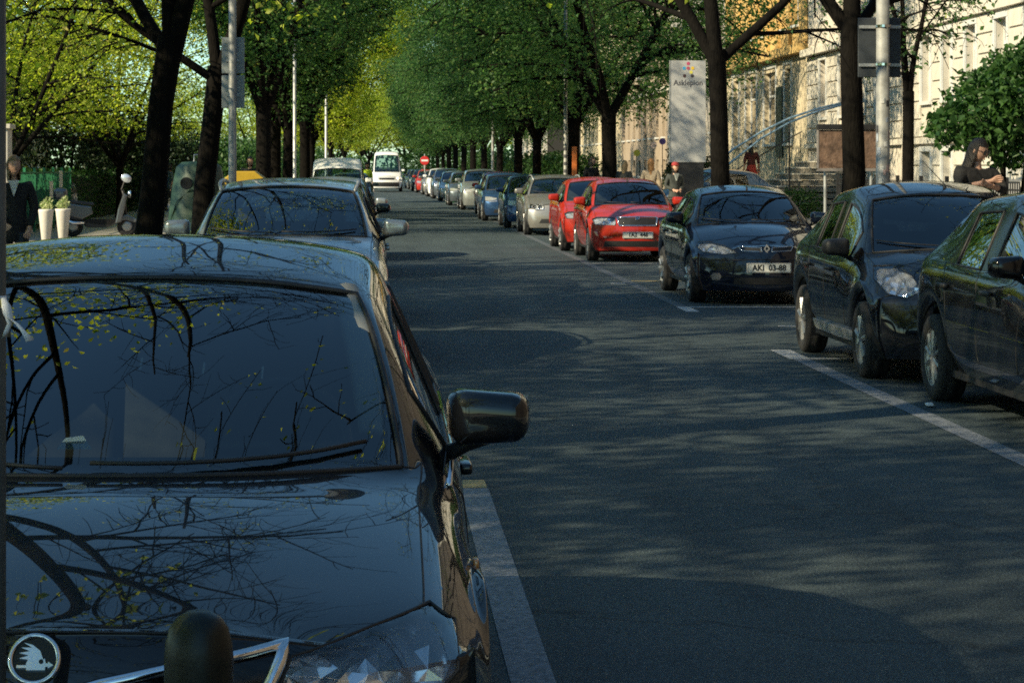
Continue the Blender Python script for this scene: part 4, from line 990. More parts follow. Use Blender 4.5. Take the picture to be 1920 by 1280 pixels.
def sk_extra(root, body, p):
    winged_badge(root, body, p, .768, .043)
    # bonnet swage lines
    for sg in (1, -1):
        for (xa, ya, xb, yb) in ((.13, .16, .30, .95),):
            pts = [body.top(sg*lerp(xa, xb, t/14), lerp(ya, yb, t/14), -.0074 if 0 < t < 14 else -.009) for t in range(15)]
            MB().tube(pts, .0085, 8, True, .8).build('bonnet_swage', P_BLACK, root, True)
    # leaflet tucked by the wiper and inspection stickers behind the glass
    q = body.top(-.46, 1.02, .012); 
    for k, (x, y, w_) in enumerate(((-.27, 1.42, .0), (-.12, 1.42, 0), (.02, 1.44, 0))):
        q0 = body.top(x + .32, y, -.012); q1 = body.top(x + .32, y + .05, -.012); MB().tube([q0, q1], .0025, 4).build('sticker_edge', M_PLATE, root)
    q = body.top(.14-.2, 1.13, -.02); MB().prism([(-.05, 0), (.03, .0), (.01, .03), (-.03, .025)], q.y, q.y + .002, 'y').xf(Matrix.Translation((q.x, 0, q.z - .0))).build('windscreen_note', M_PLATE, root)
    # pale inner pillar trim seen through the glass
    for sg in (1, -1):
        pts = [(sg*.60, 1.40, 1.02), (sg*.585, 1.62, 1.15), (sg*.56, 1.80, 1.25), (sg*.53, 1.98, 1.33)]
        MB().tube(pts, [.03, .042, .042, .036], 8, True, .5).build('inner_pillar', pbr('pillar_lining', (.3, .3, .28), .8), root, True)
    MB().tube([body.side(1.36, .90, .004), body.side(1.8, .935, .004), body.side(2.5, .95, .004), body.side(3.0, .955, .004)], .008, 6).build('waist_trim', M_CHROME, root, True)
    for nm, y, z in (('side_repeater', 1.0, .78),): 
        q = body.side(y, z, .002); rbox(nm, (q.x, q.y, q.z), (.012, .05, .025), M_AMB, root)
skoda = dict(facets=True, L=4.48, W=.853, H=1.475, wb=2.60, fo=.86, wr=.31, zn=.815, ndrop=.025, zc=.97, yn=.10, ycc=.97, bow=.5, nb=.30, yh=1.86, zh=1.375, hbow=.12, rw=.575, pk=2.65, yre=3.75, zre=1.36, yrb=4.25, zrb=1.03, zdk=.95, belt_f=.945, belt_r=1.0, B=2.35, C=3.2, hcrown=.048, corner=.34, fz=(.19, .38, .58, .735), fy=(.05, .0, .02, .05),
    lamps=[[(.425, .685), (.455, .757), (.60, .776), (.715, .788), (.765, .755), (.765, .70), (.70, .645), (.55, .645)]], mirror=(1.63, 1.035), mscale=.92, mx=.035, shoulder=.5,
    front=[('grille', [(-.40, .60), (.40, .60), (.435, .76), (.2, .735), (.07, .71), (-.07, .71), (-.2, .735), (-.435, .76)], M_GLOSSB, .004), ('lower_grille', [(-.5, .26), (.5, .26), (.45, .4), (-.45, .4)], M_BLK, .004)],
    tubes=[('grille_frame*', [(.06, .712), (.12, .727), (.24, .748), (.445, .775), (.405, .69), (.39, .60)], M_CHROME, .015)] + [('grille_slat', [(-.39 + .0*k, .62 + .03*k), (.39, .62 + .03*k)], M_BLK, .006) for k in range(4)])
make_car('black_hatchback', 'glossy black car with winged round badge parked behind the bollard', 'car', skoda, P_BLACK, (-.61, 4.02, 0), 3, wheel='five', plate=(.48, None, 0), extra=sk_extra)
hatch_lamp = [(.40, .60), (.40, .70), (.60, .73), (.72, .73), (.73, .62), (.6, .585)]
wag = dict(L=4.35, W=.87, H=1.56, wb=2.65, fo=.85, wr=.31, zn=.88, zc=1.08, ycc=1.0, bow=.38, yh=1.85, zh=1.49, pk=2.6, yre=3.95, zre=1.5, yrb=4.25, zrb=1.1, zdk=.95, belt_f=1.04, belt_r=1.08, B=2.35, C=3.1, rw=.58, wagon=True, rails=True, lamps=[[(.44, .66), (.46, .78), (.62, .80), (.74, .79), (.75, .69), (.6, .64)]], front=[('grille', [(-.38, .6), (.38, .6), (.4, .72), (-.4, .72)], M_BLK, .004)], fz=(.19, .38, .58, .74))
make_car('silver_estate', 'silver estate car with roof rails parked behind the black car', 'car', wag, P_SILVER, (-.76, 17.9, 0), 2, plate=(.46, None, 0), wheel='five')
h_a = dict(lamps=[hatch_lamp], front=[('grille', [(-.36, .56), (.36, .56), (.38, .66), (-.38, .66)], M_BLK, .004), ('lower_grille', [(-.5, .26), (.5, .26), (.46, .36), (-.46, .36)], M_BLK, .004)])
lg = 'cars parked nose to tail along the left kerb'
make_car('blue_hatchback', 'steel blue hatchback tucked behind the silver estate', 'car', {**h_a, 'H': 1.5, 'zc': 1.0, 'zn': .78}, P_TEAL, (-.82, 23.3, 0), 2, plate=(.45, None, 0))
make_car('dark_hatchback', 'dark hatchback between the blue hatchback and the white van', 'car', {**h_a}, P_DGREEN, (-.78, 33.4, 0), 1, interior=False)
make_car('silver_hatchback', 'silver hatchback just in front of the white van at the left kerb', 'car', {**h_a, 'H': 1.48}, P_SILVER, (-.8, 39.6, 0), 1, interior=False)
vanp = dict(L=4.6, W=.88, H=1.93, wb=2.9, fo=.85, wr=.31, zn=.95, zc=1.15, ycc=.85, yh=1.45, zh=1.58, pk=2.3, yre=4.3, zre=1.9, yrb=4.48, zrb=1.2, zdk=1.0, rw=.68, belt_f=1.15, belt_r=1.18, B=2.1, C=3.0, lamps=[[(.46, .7), (.46, .86), (.7, .9), (.75, .74)]], front=[('grille', [(-.4, .62), (.4, .62), (.42, .76), (-.42, .76)], M_BLK, .004)], fz=(.22, .42, .62, .8))
make_car('white_van', 'low white delivery van parked among the cars at the left kerb', 'van', vanp, P_WHITE, (-1.15, 67, 0), 1, interior=False)
make_car('parked_car', 'grey car parked beyond the low white van at the left kerb', 'car', {**h_a}, P_GREY, (-.9, 80, 0), 1, interior=False)

# right hand row
def c3_extra(root, body, p):
    for sg in (1, -1):
        bm_obj(body.patch([(1.18, .27), (2.62, .27), (2.62, .35), (1.18, .35)], 'side', .03, .15, .03, sg), 'sill_trim', M_STEEL, root)
car4 = dict(facets=True, L=4.16, W=.85, H=1.53, wb=2.7, fo=.8, wr=.305, zn=.74, zc=.98, ycc=.86, bow=.36, yh=1.55, zh=1.44, pk=2.25, yre=3.68, zre=1.43, yrb=4.06, zrb=1.02, zdk=.9, belt_f=.94, belt_r=1.0, B=2.2, C=3.1, rw=.55, shoulder=.45, mirmat=M_GLOSSB, hmat=M_BLK,
    lamps=[[(.42, .60), (.44, .71), (.6, .76), (.72, .78), (.75, .70), (.62, .59)]], strip=(.56, P_BLACK, .03), front=h_a['front'])
make_car('black_saloon', 'black hatchback with silver many-spoked alloy wheel ahead of the rounded car', 'car', car4, P_BLACK, (4.79, 12.7, 0), 2, rz=.012, wheel='ten', plate=(.45, None, 0))
c3 = dict(facets=True, L=3.85, W=.835, H=1.53, wb=2.46, fo=.74, wr=.3, zn=.80, zc=1.0, ycc=.78, bow=.36, nb=.26, yh=1.5, zh=1.43, pk=2.1, yre=3.32, zre=1.42, yrb=3.76, zrb=1.02, zdk=.92, belt_f=.91, belt_r=.98, B=2.05, C=2.85, rw=.55, hcrown=.07, shoulder=.3, mirmat=M_BLK, hmat=M_BLK,
    lamps=[[(.47, .70), (.49, .82), (.58, .88), (.70, .87), (.74, .78), (.70, .68), (.58, .65)]], front=h_a['front'], antenna=(1.75, .1, (-.25, -.28, .22)))
make_car('rounded_hatchback', 'black round-roofed hatchback with silver sill trim behind the navy car', 'car', c3, P_BLACK2, (4.60, 17.2, 0), 2, wheel='seven', plate=(.45, None, 0), extra=c3_extra)
meg = dict(facets=True, L=4.13, W=.85, H=1.42, wb=2.58, fo=.82, wr=.295, zn=.70, zc=.96, ycc=1.0, bow=.36, nb=.3, yh=1.74, zh=1.345, pk=2.35, yre=3.3, zre=1.34, yrb=3.9, zrb=1.0, zdk=.92, belt_f=.92, belt_r=.97, B=2.25, C=3.05, rw=.54, hcrown=.07, shoulder=.35, mirmat=P_NAVY, bmat=P_NAVY, strip=(.5, M_BLK, .05), amber=False, fz=(.17, .33, .5, .62),
    lamps=[[(.34, .625), (.46, .70), (.60, .735), (.72, .735), (.765, .68), (.70, .62), (.5, .60)]],
    front=[('grille*', [(.055, .635), (.29, .645), (.325, .695), (.07, .685)], M_BLK, .003), ('lower_grille', [(-.4, .25), (.4, .25), (.38, .33), (-.38, .33)], M_BLK, .003), ('fog_lamp*', [(.55, .30), (.63, .30), (.65, .34), (.63, .38), (.55, .38), (.53, .34)], pbr('fog_glass', (.2, .2, .2), .1, .3, coat=1), .004)],
    tubes=[('grille_frame*', [(.055, .635), (.29, .645), (.325, .695), (.07, .685), (.055, .635)], M_CHROME, .006), ('bumper_crease', [(-.7, .53), (0, .545), (.7, .53)], M_BLK, .008)], antenna=(1.85, .05, (.02, .16, .1)))
make_car('navy_hatchback', 'navy blue hatchback with diamond badge and split grille', 'car', meg, P_NAVY, (4.64, 27.15, 0), 2, wheel='cap', plate=(.445, 'AKI  03-88', .02), extra=lambda r, b, p: diamond_badge(r, b, p, .672))
fab = dict(facets=True, L=3.96, W=.823, H=1.45, wb=2.46, fo=.78, wr=.295, zn=.77, zc=.985, ycc=.92, bow=.33, nb=.24, yh=1.66, zh=1.375, pk=2.3, yre=3.45, zre=1.38, yrb=3.85, zrb=1.0, zdk=.92, belt_f=.95, belt_r=1.0, B=2.12, C=2.95, rw=.545, hcrown=.055, shoulder=.4, mirmat=P_RED, strip=(.5, P_RED, .05), fz=(.2, .38, .57, .69),
    lamps=[[(.375, .635), (.375, .765), (.52, .775), (.66, .77), (.74, .735), (.73, .645)]],
    front=[('grille', [(-.31, .63), (.31, .63), (.335, .765), (-.335, .765)], M_BLK, .004), ('lower_grille', [(-.58, .27), (.58, .27), (.56, .37), (-.56, .37)], M_BLK, .004)],
    tubes=[('grille_frame', [(-.315, .63), (.315, .63), (.345, .767), (.05, .778), (-.05, .778), (-.345, .767), (-.315, .63)], M_CHROME, .014)] + [('grille_slat', [(-.3, .675 + .022*k), (.3, .675 + .022*k)], M_GLOSSB, .004) for k in range(4)], antenna=(1.72, 0, (0, .12, .06)))
make_car('red_hatchback', 'red hatchback with chrome framed grille facing up the street', 'car', fab, P_RED, (4.50, 39.35, 0), 2, wheel='seven', plate=(.47, '1A2  448', .0), extra=lambda r, b, p: winged_badge(r, b, p, .755, .036))
make_car('red_compact', 'second red hatchback tucked close behind the first', 'car', {**fab, 'tubes': []}, P_RED, (4.40, 44.0, 0), 2, wheel='cap', plate=(.47, None, 0))
volvo = dict(L=4.52, W=.885, H=1.46, wb=2.64, fo=.88, wr=.315, zn=.76, zc=.99, ycc=1.08, bow=.36, yh=1.8, zh=1.37, pk=2.5, yre=4.1, zre=1.42, yrb=4.4, zrb=1.05, zdk=.95, belt_f=.96, belt_r=1.02, B=2.35, C=3.1, rw=.56, wagon=True, rails=True, lamps=[[(.42, .61), (.43, .71), (.6, .745), (.74, .74), (.76, .65), (.6, .60)]], front=[('grille', [(-.28, .56), (.28, .56), (.3, .7), (-.3, .7)], M_BLK, .004), ('lower_grille', [(-.55, .3), (.55, .3), (.5, .4), (-.5, .4)], M_BLK, .004)])
make_car('champagne_estate', 'champagne coloured estate car with roof rails behind the red pair', 'car', volvo, P_GOLD, (4.43, 54.4, 0), 2, wheel='seven', plate=(.46, None, 0))
make_car('blue_saloon', 'dark blue car directly behind the champagne estate', 'car', {**h_a, 'L': 4.2, 'fo': .82}, P_BLUE, (4.25, 60.7, 0), 1, interior=False, wheel='five')
make_car('blue_compact', 'second dark blue car with golden sun on its flank', 'car', {**h_a, 'L': 4.1, 'H': 1.47}, P_BLUE, (4.02, 68.6, 0), 1, interior=False, wheel='five')
make_car('red_saloon', 'red car showing only its roof over the dark blue car', 'car', {**h_a, 'L': 4.1, 'H': 1.49}, P_RED, (4.25, 76.2, 0), 1, interior=False)
mpv = {**wag, 'rails': False}
make_car('silver_people_carrier', 'silver people carrier with upright windscreen in the right hand row', 'car', mpv, P_SILVER, (4.05, 86, 0), 1, interior=False)
rg = 'cars parked far along the right kerb'
for k, (x, y, pp, pm, nm, lb) in enumerate([(3.85, 96, h_a, P_GREY, 'grey_hatchback', 'slate grey car behind the silver people carrier'), (3.8, 108, h_a, P_SILVER, 'silver_hatchback', 'silver car beside the green striped barrel'), (3.7, 116, mpv, P_GREY, 'grey_people_carrier', 'grey tall car two places past the green barrel'),
     (3.6, 124, mpv, P_WHITE, 'white_people_carrier', 'white boxy car far along the right kerb'), (3.5, 133, h_a, P_GOLD, 'beige_hatchback', 'beige car far along the right kerb'), (3.3, 143, h_a, P_RED, 'red_far_hatchback', 'small red car below the no entry sign'),
     (3.2, 153, h_a, P_BLUE, 'blue_far_hatchback', 'dark blue car behind the small red car'), (3.1, 163, h_a, P_DGREEN, 'dark_far_hatchback', 'dark car across from the high roofed van'), (3.0, 172, h_a, P_SILVER, 'silver_far_hatchback', 'silver car at the far end of the right hand row')]):
    make_car(nm, lb, 'car', pp, pm, (x, y, 0), 1, interior=False)
bigvan = dict(L=5.3, W=1.02, H=2.68, wb=3.1, fo=.95, wr=.34, zn=1.02, zc=1.28, ycc=.72, bow=.3, yh=1.62, zh=2.42, pk=2.5, yre=5.0, zre=2.55, yrb=5.15, zrb=1.4, zdk=1.1, rw=.74, belt_f=1.3, belt_r=1.34, B=2.0, C=3.2, hcrown=.05, sill=.26, lamps=[[(.55, .78), (.55, .95), (.8, .98), (.86, .8)]], front=[('grille', [(-.5, .78), (.5, .78), (.52, .92), (-.52, .92)], M_BLK, .004), ('lower_grille', [(-.8, .34), (.8, .34), (.8, .62), (-.8, .62)], M_BLK, .004)], fz=(.26, .5, .74, .9))
def van_lights(root, body, p):
    em = bpy.data.materials.new('lit_headlamp'); em.use_nodes = True; b = em.node_tree.nodes['Principled BSDF']; b.inputs['Base Color'].default_value = (.9, .8, .6, 1); b.inputs['Emission Color'].default_value = (1, .72, .38, 1); b.inputs['Emission Strength'].default_value = 2.5
    for sg in (1, -1):
        q = body.front(sg*.7, .87, .02); disc('lit_lamp', (q.x, q.y, q.z), .085, em, root, 16, .012)
make_car('high_roof_van', 'white high-roofed van with lit headlights driving down the street', 'van', bigvan, P_WHITE, (.7, 148, 0), 1, interior=False, extra=van_lights)
# car in the garden behind the hedge, broadside on
make_car('garden_car', 'dark blue car parked broadside behind the garden hedge', 'car', {**mpv, 'H': 1.72, 'zh': 1.62, 'zre': 1.64, 'zc': 1.15, 'belt_f': 1.1, 'belt_r': 1.15}, P_BLUE, (-7.9-.35, 63.5, .32), 1, rz=math.pi/2, interior=False)
# ------------------------------------------------------------------ people
M_EYE = pbr('eye_dark', (.02, .015, .012), .2); M_LIP = pbr('lip', (.35, .12, .1), .5)
SKINM = pbr('skin', (.52, .30, .21), .55, var=.12, vscale=20)
def skin_mesh(joints, bones, rad, root, lev=1):
    keys = list(joints); ix = {k: i for i, k in enumerate(keys)}
    me = bpy.data.meshes.new('sk'); me.from_pydata([joints[k] for k in keys], [(ix[a], ix[b]) for a, b in bones], [])
    o = bpy.data.objects.new('sk', me); COL.objects.link(o); m = o.modifiers.new('k', 'SKIN'); m.use_smooth_shade = True; m.branch_smoothing = .3
    s = o.modifiers.new('s', 'SUBSURF'); s.levels = lev; s.render_levels = lev
    if not me.skin_vertices:
        bpy.context.view_layer.objects.active = o; o.update_tag(); bpy.context.view_layer.update()
    sv = me.skin_vertices[0].data if me.skin_vertices else None
    if sv is None: raise RuntimeError('no skin layer')
    for k in keys:
        r = rad[k]; sv[ix[k]].radius = (r, r) if not isinstance(r, tuple) else r; sv[ix[k]].use_root = (k == root)
    dg = bpy.context.evaluated_depsgraph_get(); out = bpy.data.meshes.new_from_object(o.evaluated_get(dg), depsgraph=dg)
    bpy.data.objects.remove(o); bpy.data.meshes.remove(me); return out
def head_mesh(c, yaw, pitch, skin, s=1.0):
    bm = bmesh.new(); bmesh.ops.create_uvsphere(bm, u_segments=22, v_segments=16, radius=1)
    for v in bm.verts:
        x, y, z = v.co; fx = 1 - .28*max(0, -z)**1.6; X, Y, Z = x*.074*fx, y*.094*(1 - .12*max(0, -z)), z*.116
        if y < 0:
            Y -= .018*math.exp(-((x/.16)**2)) * math.exp(-(((z + .12)/.24)**2))                      # nose
            Y += .010*math.exp(-(((abs(x) - .42)/.2)**2)) * math.exp(-(((z - .12)/.14)**2))            # eye sockets
            Y -= .006*math.exp(-((x/.3)**2)) * math.exp(-(((z + .82)/.16)**2))                         # chin
            Y -= .005*math.exp(-((x/.3)**2)) * math.exp(-(((z + .45)/.1)**2))                          # lips
        v.co = (X, Y, Z)
    for f in bm.faces: f.smooth = True
    def blob(p, r, mi):
        g = bmesh.ops.create_uvsphere(bm, u_segments=8, v_segments=6, radius=1)
        for v in g['verts']: v.co = Vector((v.co.x*r[0] + p[0], v.co.y*r[1] + p[1], v.co.z*r[2] + p[2]))
        for f in {f for v in g['verts'] for f in v.link_faces}: f.material_index = mi; f.smooth = True
    for sg in (1, -1):
        blob((sg*.03, -.080, .012), (.012, .007, .006), 1); blob((sg*.03, -.083, .03), (.016, .005, .004), 1); blob((sg*.074, .005, .0), (.008, .018, .028), 0)
    blob((0, -.091, -.056), (.022, .006, .007), 2)
    R = Matrix.Translation(c) @ Matrix.Rotation(yaw, 4, 'Z') @ Matrix.Rotation(pitch, 4, 'X') @ Matrix.Scale(s, 4)
    bm.transform(R); return bm, R
def make_person(name, label, loc, rz=0, h=1.7, group=None, top=(.02, .02, .022), bottom=(.02, .022, .03), hair=(.02, .015, .01), hair_len=.1, arms=None, stride=.1, yaw=0, pitch=0, skin=None, inner=None, coat=0, extra=None, shoes=(.02, .02, .02), sleeve=1.0, cap=None, skirt=0, lean=0):
    k = h / 1.7; root = thing(name, label, 'person', loc, rz, group); skin = skin or SKINM
    J = {'pelvis': (0, 0, .93), 'waist': (0, lean*.3, 1.06), 'chest': (0, lean*.7, 1.27), 'neck': (0, lean, 1.43), 'skull': (0, lean - .02, 1.51)}
    Rd = {'pelvis': (.145, .105), 'waist': (.10, .075), 'chest': (.115, .078), 'neck': .042, 'skull': .042}
    B = [('pelvis', 'waist'), ('waist', 'chest'), ('chest', 'neck'), ('neck', 'skull')]
    arms = arms or {}
    for sd, sg in (('l', 1), ('r', -1)):
        a = arms.get(sd, ((.06, .03, -.29), (.02, -.06, -.25)))
        sh = Vector((sg*.17, lean*.85, 1.385)); el = sh + Vector((sg*a[0][0], a[0][1], a[0][2])); wr = el + Vector((sg*a[1][0], a[1][1], a[1][2]))
        d = (wr - el).normalized(); pm = wr + d*.075; J.update({sd+'sh': sh, sd+'el': el, sd+'wr': wr, sd+'pm': pm})
        Rd.update({sd+'sh': .045, sd+'el': .04, sd+'wr': .027, sd+'pm': (.036, .018)}); B += [('chest', sd+'sh'), (sd+'sh', sd+'el'), (sd+'el', sd+'wr'), (sd+'wr', sd+'pm')]
        side = d.cross(Vector((0, -1, 0))); side = side.normalized() if side.length > .2 else Vector((1, 0, 0)); cur = side.cross(d).normalized()
        for q, (off, ln) in enumerate(((-.03, .062), (-.011, .075), (.010, .07), (.029, .055))):
            p1 = pm + side*off + d*.018; p2 = p1 + d*ln*.55 + cur*ln*.15; p3 = p2 + d*ln*.35 + cur*ln*.35
            for n_, pp, r in (('a', p1, .011), ('b', p2, .0095), ('c', p3, .0075)): J[f'{sd}f{q}{n_}'] = pp; Rd[f'{sd}f{q}{n_}'] = r
            B += [(sd+'pm', f'{sd}f{q}a'), (f'{sd}f{q}a', f'{sd}f{q}b'), (f'{sd}f{q}b', f'{sd}f{q}c')]
        t1 = wr + d*.035 + side*(-.035)*sg*1; t2 = t1 + d*.03 + side*(-.02)*sg + cur*.015
        J[sd+'ta'] = t1; J[sd+'tb'] = t2; Rd[sd+'ta'] = .012; Rd[sd+'tb'] = .009; B += [(sd+'wr', sd+'ta'), (sd+'ta', sd+'tb')]
        st = stride*sg; hp = Vector((sg*.088, 0, .88)); kn = Vector((sg*.095, -st*.5 - .015, .49)); an = Vector((sg*.095, -st*.9 + .03 + (.06 if st < 0 else 0), .085)); toe = Vector((sg*.105, an.y - .15, .03))
        J.update({sd+'hp': hp, sd+'kn': kn, sd+'an': an, sd+'to': toe}); Rd.update({sd+'hp': .088, sd+'kn': .055, sd+'an': .038, sd+'to': (.04, .028)}); B += [('pelvis', sd+'hp'), (sd+'hp', sd+'kn'), (sd+'kn', sd+'an'), (sd+'an', sd+'to')]
    J = {a: tuple(Vector(v)*k) for a, v in J.items()}; Rd = {a: (tuple(x*k for x in r) if isinstance(r, tuple) else r*k) for a, r in Rd.items()}
    bmsh = skin_mesh(J, B, Rd, 'pelvis')
    hc = Vector(J['skull']) + Vector((0, -.012, .075))*k; hb, HR = head_mesh(hc, yaw, pitch, skin, k)
    hm = bpy.data.meshes.new('h'); hb.to_mesh(hm); hb.free()
    bm = bmesh.new(); bm.from_mesh(bmsh); 
    for f in bm.faces: f.material_index = 0; f.smooth = True
    bm.from_mesh(hm); bm.to_mesh(bmsh); bm.free(); bmsh.materials.clear()
    for m in (skin, M_EYE, M_LIP): bmsh.materials.append(m)
    link('body', bmsh, root)
    cm = lambda c, nm: pbr('cloth_%s_%02x%02x%02x' % (nm, int(c[0]*255), int(c[1]*255), int(c[2]*255)), c, .85, var=.25, vscale=9, bump=.5, bscale=18)
    up = lambda ks, f, add: {q: (tuple(x*f + add*k for x in Rd[q]) if isinstance(Rd[q], tuple) else Rd[q]*f + add*k) for q in ks}
    # upper garment
    ks = ['pelvis', 'waist', 'chest', 'neck'] + [s+q for s in 'lr' for q in ('sh', 'el', 'wr')]; Jt = {q: J[q] for q in ks}; Jt['neck'] = tuple(Vector(J['chest']).lerp(Vector(J['neck']), .7))
    rt = up(ks, 1.08, .012); rt['neck'] = .07*k; rt['chest'] = (.172*k, .125*k); rt['waist'] = (.145*k, .112*k); rt['pelvis'] = (.165*k, .125*k); rt['lsh'] = rt['rsh'] = .072*k
    Jt['hem'] = (0, 0, .84*k - coat); rt['hem'] = (.17*k + coat*.12, .13*k + coat*.1)
    if sleeve < 1:
        for s in 'lr': Jt[s+'wr'] = tuple(Vector(J[s+'el']).lerp(Vector(J[s+'wr']), sleeve))
    tb = [('hem', 'pelvis'), ('pelvis', 'waist'), ('waist', 'chest'), ('chest', 'neck')] + [(a, b) for s in 'lr' for a, b in (('chest', s+'sh'), (s+'sh', s+'el'), (s+'el', s+'wr'))]
    t = skin_mesh(Jt, tb, rt, 'pelvis'); t.materials.clear(); t.materials.append(cm(top, 'top')); link('jacket', t, root)
    if inner:
        v = [(0, -.135, 1.28), (.05, -.115, 1.42), (-.05, -.115, 1.42), (0, -.128, 1.36)]; ly = lean*.8
        MB().prism([(0, 1.25*k), (.06*k, 1.43*k), (-.06*k, 1.43*k)], (-.142 + ly)*k, (-.08 + ly)*k, 'y').build('shirt', cm(inner, 'shirt'), root)
    if skirt:
        m = MB().lathe([(.13*k, 1.0*k), (.17*k, .85*k), (.21*k, .6*k), (.25*k, skirt)], 20); m.build('skirt', cm(bottom, 'skirt'), root, True)
    else:
        ks = ['pelvis'] + [s+q for s in 'lr' for q in ('hp', 'kn', 'an')]; rb = up(ks, 1.08, .012); Jb = {q: J[q] for q in ks}; Jb['wst'] = (0, 0, 1.03*k); rb['wst'] = (.14*k, .105*k)
        b = skin_mesh(Jb, [('wst', 'pelvis')] + [(a, c) for s in 'lr' for a, c in (('pelvis', s+'hp'), (s+'hp', s+'kn'), (s+'kn', s+'an'))], rb, 'pelvis'); b.materials.clear(); b.materials.append(cm(bottom, 'trousers')); link('trousers', b, root)
    for s in 'lr':
        a, to = Vector(J[s+'an']), Vector(J[s+'to']); rbox('shoe', tuple((a + to)/2 + Vector((0, 0, -.012*k))), (.095*k, .27*k, .085*k), cm(shoes, 'shoe'), root, 2)
    # hair
    hbm = bmesh.new(); bmesh.ops.create_uvsphere(hbm, u_segments=26, v_segments=20, radius=1); R = random.Random(len(label))
    for v in hbm.verts:
        x, y, z = v.co; X, Y, Z = x*.084, y*.102 + .008, z*.122 + .008
        if z < .1 and y > -.35:
            dz = max(0, (.1 - z)); Z = .02 - dz*(hair_len + .04); X = (x/max(.3, math.hypot(x, y)))*.082*(1 - .1*dz); Y = (y/max(.3, math.hypot(x, y)))*.1 + .012
        w_ = .004*math.sin(13*math.atan2(y, x) + 5*z) + R.uniform(-.002, .002); v.co = (X*(1 + w_*8), Y*(1 + w_*8), Z)
    hbm.normal_update(); kill = [f for f in hbm.faces if f.calc_center_median().y < -.035 and f.calc_center_median().z < .062]
    bmesh.ops.delete(hbm, geom=kill, context='FACES'); hbm.transform(HR)
    for f in hbm.faces: f.smooth = True
    bm_obj(hbm, 'hair', pbr('hair_%02x%02x' % (int(hair[0]*255), int(hair[1]*255)), hair, .5, var=.5, vscale=60, bump=.6, bscale=90), root, None)
    if cap:
        m = MB().lathe([(.0, .06), (.05, .055), (.085, .02), (.092, -.035)], 20, 'z', (0, .005, .075)).box(-.06, .06, -.17, -.075, .045, .055); m.xf(HR); m.build('cap', cm(cap, 'cap'), root, True)
    if extra: extra(root, J, HR, k)
    return root
hip = {'l': ((.05, .05, -.28), (-.13, -.2, -.08)), 'r': ((.05, .05, -.28), (-.13, -.2, -.08))}
def specs(root, J, HR, k):
    m = MB()
    for sg in (1, -1): m.lathe([(0, -.002), (.03, -.001), (.03, .002)], 14, 'y', (sg*.034, -.094, .012))
    m.tube([(-.012, -.096, .018), (.012, -.096, .018)], .003, 5).tube([(.064, -.09, .018), (.08, .0, .018)], .003, 5).tube([(-.064, -.09, .018), (-.08, .0, .018)], .003, 5); m.xf(HR); m.build('sunglasses', M_GLOSSB, root)
make_person('person', 'fair haired woman in black cardigan and white top on the left pavement', (-3.9, 24.7, .12), .15, 1.64, top=(.010, .010, .011), bottom=(.02, .028, .04), hair=(.2, .13, .06), hair_len=.13, inner=(.7, .7, .68), yaw=.2, stride=.12, coat=.1,
            arms={'l': ((.06, .02, -.28), (-.06, -.12, -.2)), 'r': ((.06, .02, -.28), (-.12, -.16, -.14))})
make_person('person', 'long dark haired woman in sunglasses looking down with folded arms', (6.42, 24.5, .12), .25, 1.82, top=(.014, .013, .013), bottom=(.015, .017, .022), hair=(.014, .010, .008), hair_len=.34, yaw=.55, pitch=.38, arms={'l': ((.09, -.1, -.2), (-.26, -.13, .06)), 'r': ((.09, -.1, -.18), (-.26, -.1, .07))}, extra=specs, stride=.03, sleeve=.55)
make_person('person', 'dark haired man in black coat walking beside the pole with stickers', (6.25, 66.5, .12), .5, 1.8, top=(.012, .012, .014), yaw=.5)
make_person('person', 'fair haired person in dark coat seen past the red car roof', (6.55, 60.5, .12), 2.6, 1.68, top=(.03, .03, .025), hair=(.25, .17, .08), hair_len=.2)
make_person('person', 'person with long ginger hair in tan jacket below the coloured discs', (6.95, 58, .12), 2.9, 1.72, top=(.28, .22, .15), hair=(.3, .14, .04), hair_len=.36, bottom=(.03, .03, .035))
make_person('person', 'person in red cap holding a snack beside the ginger haired one', (7.1, 54.5, .12), .25, 1.62, top=(.04, .045, .04), cap=(.3, .03, .03), arms=hip, inner=(.3, .32, .3))
make_person('person', 'policeman in yellow green vest and dark cap standing in the road', (-.42, 104, 0), .2, 1.82, top=(.45, .62, .03), bottom=(.015, .017, .03), cap=(.012, .014, .02), sleeve=.2)
make_person('person', 'boy in shorts and grey vest walking on the sunlit pavement', (-7.1, 79, .12), -1.2, 1.62, top=(.12, .16, .18), bottom=(.02, .02, .025), stride=.22, sleeve=.1)
make_person('person', 'person in dark clothes behind the yellow lidded container', (-3.3, 60, .12), .1, 1.78, top=(.02, .02, .022))
make_person('person', 'person in long red dress climbing the clinic steps', (11.85, 72.4, .72), 3.3, 1.66, top=(.08, .015, .012), bottom=(.5, .05, .03), hair=(.02, .012, .008), hair_len=.3, skirt=.1, sleeve=.3)
make_person('person', 'person in red shirt standing at the right kerb before the parked cars', (3.15, 148, 0), .2, 1.75, top=(.4, .06, .05), hair=(.15, .15, .15))
# ------------------------------------------------------------------ street furniture
M_BOLL = pbr('bollard_iron', (.006, .009, .0065), .4, var=.6, vscale=9, spec=.35, bump=.08, bscale=30)
bo = thing('bollard', 'dark green iron bollard with domed top before the black car', 'bollard', (-.292, 3.78, 0))
MB().lathe([(.0, .918), (.02, .917), (.036, .908), (.049, .89), (.0555, .865), (.0575, .84), (.0575, .80), (.0565, .30), (.0575, .15)], 32).build('shaft', M_BOLL, bo, True)
MB().lathe([(.0575, .15), (.075, .14), (.078, .02), (.09, .01), (.09, -.02)], 32).build('base', M_BOLL, bo, True)
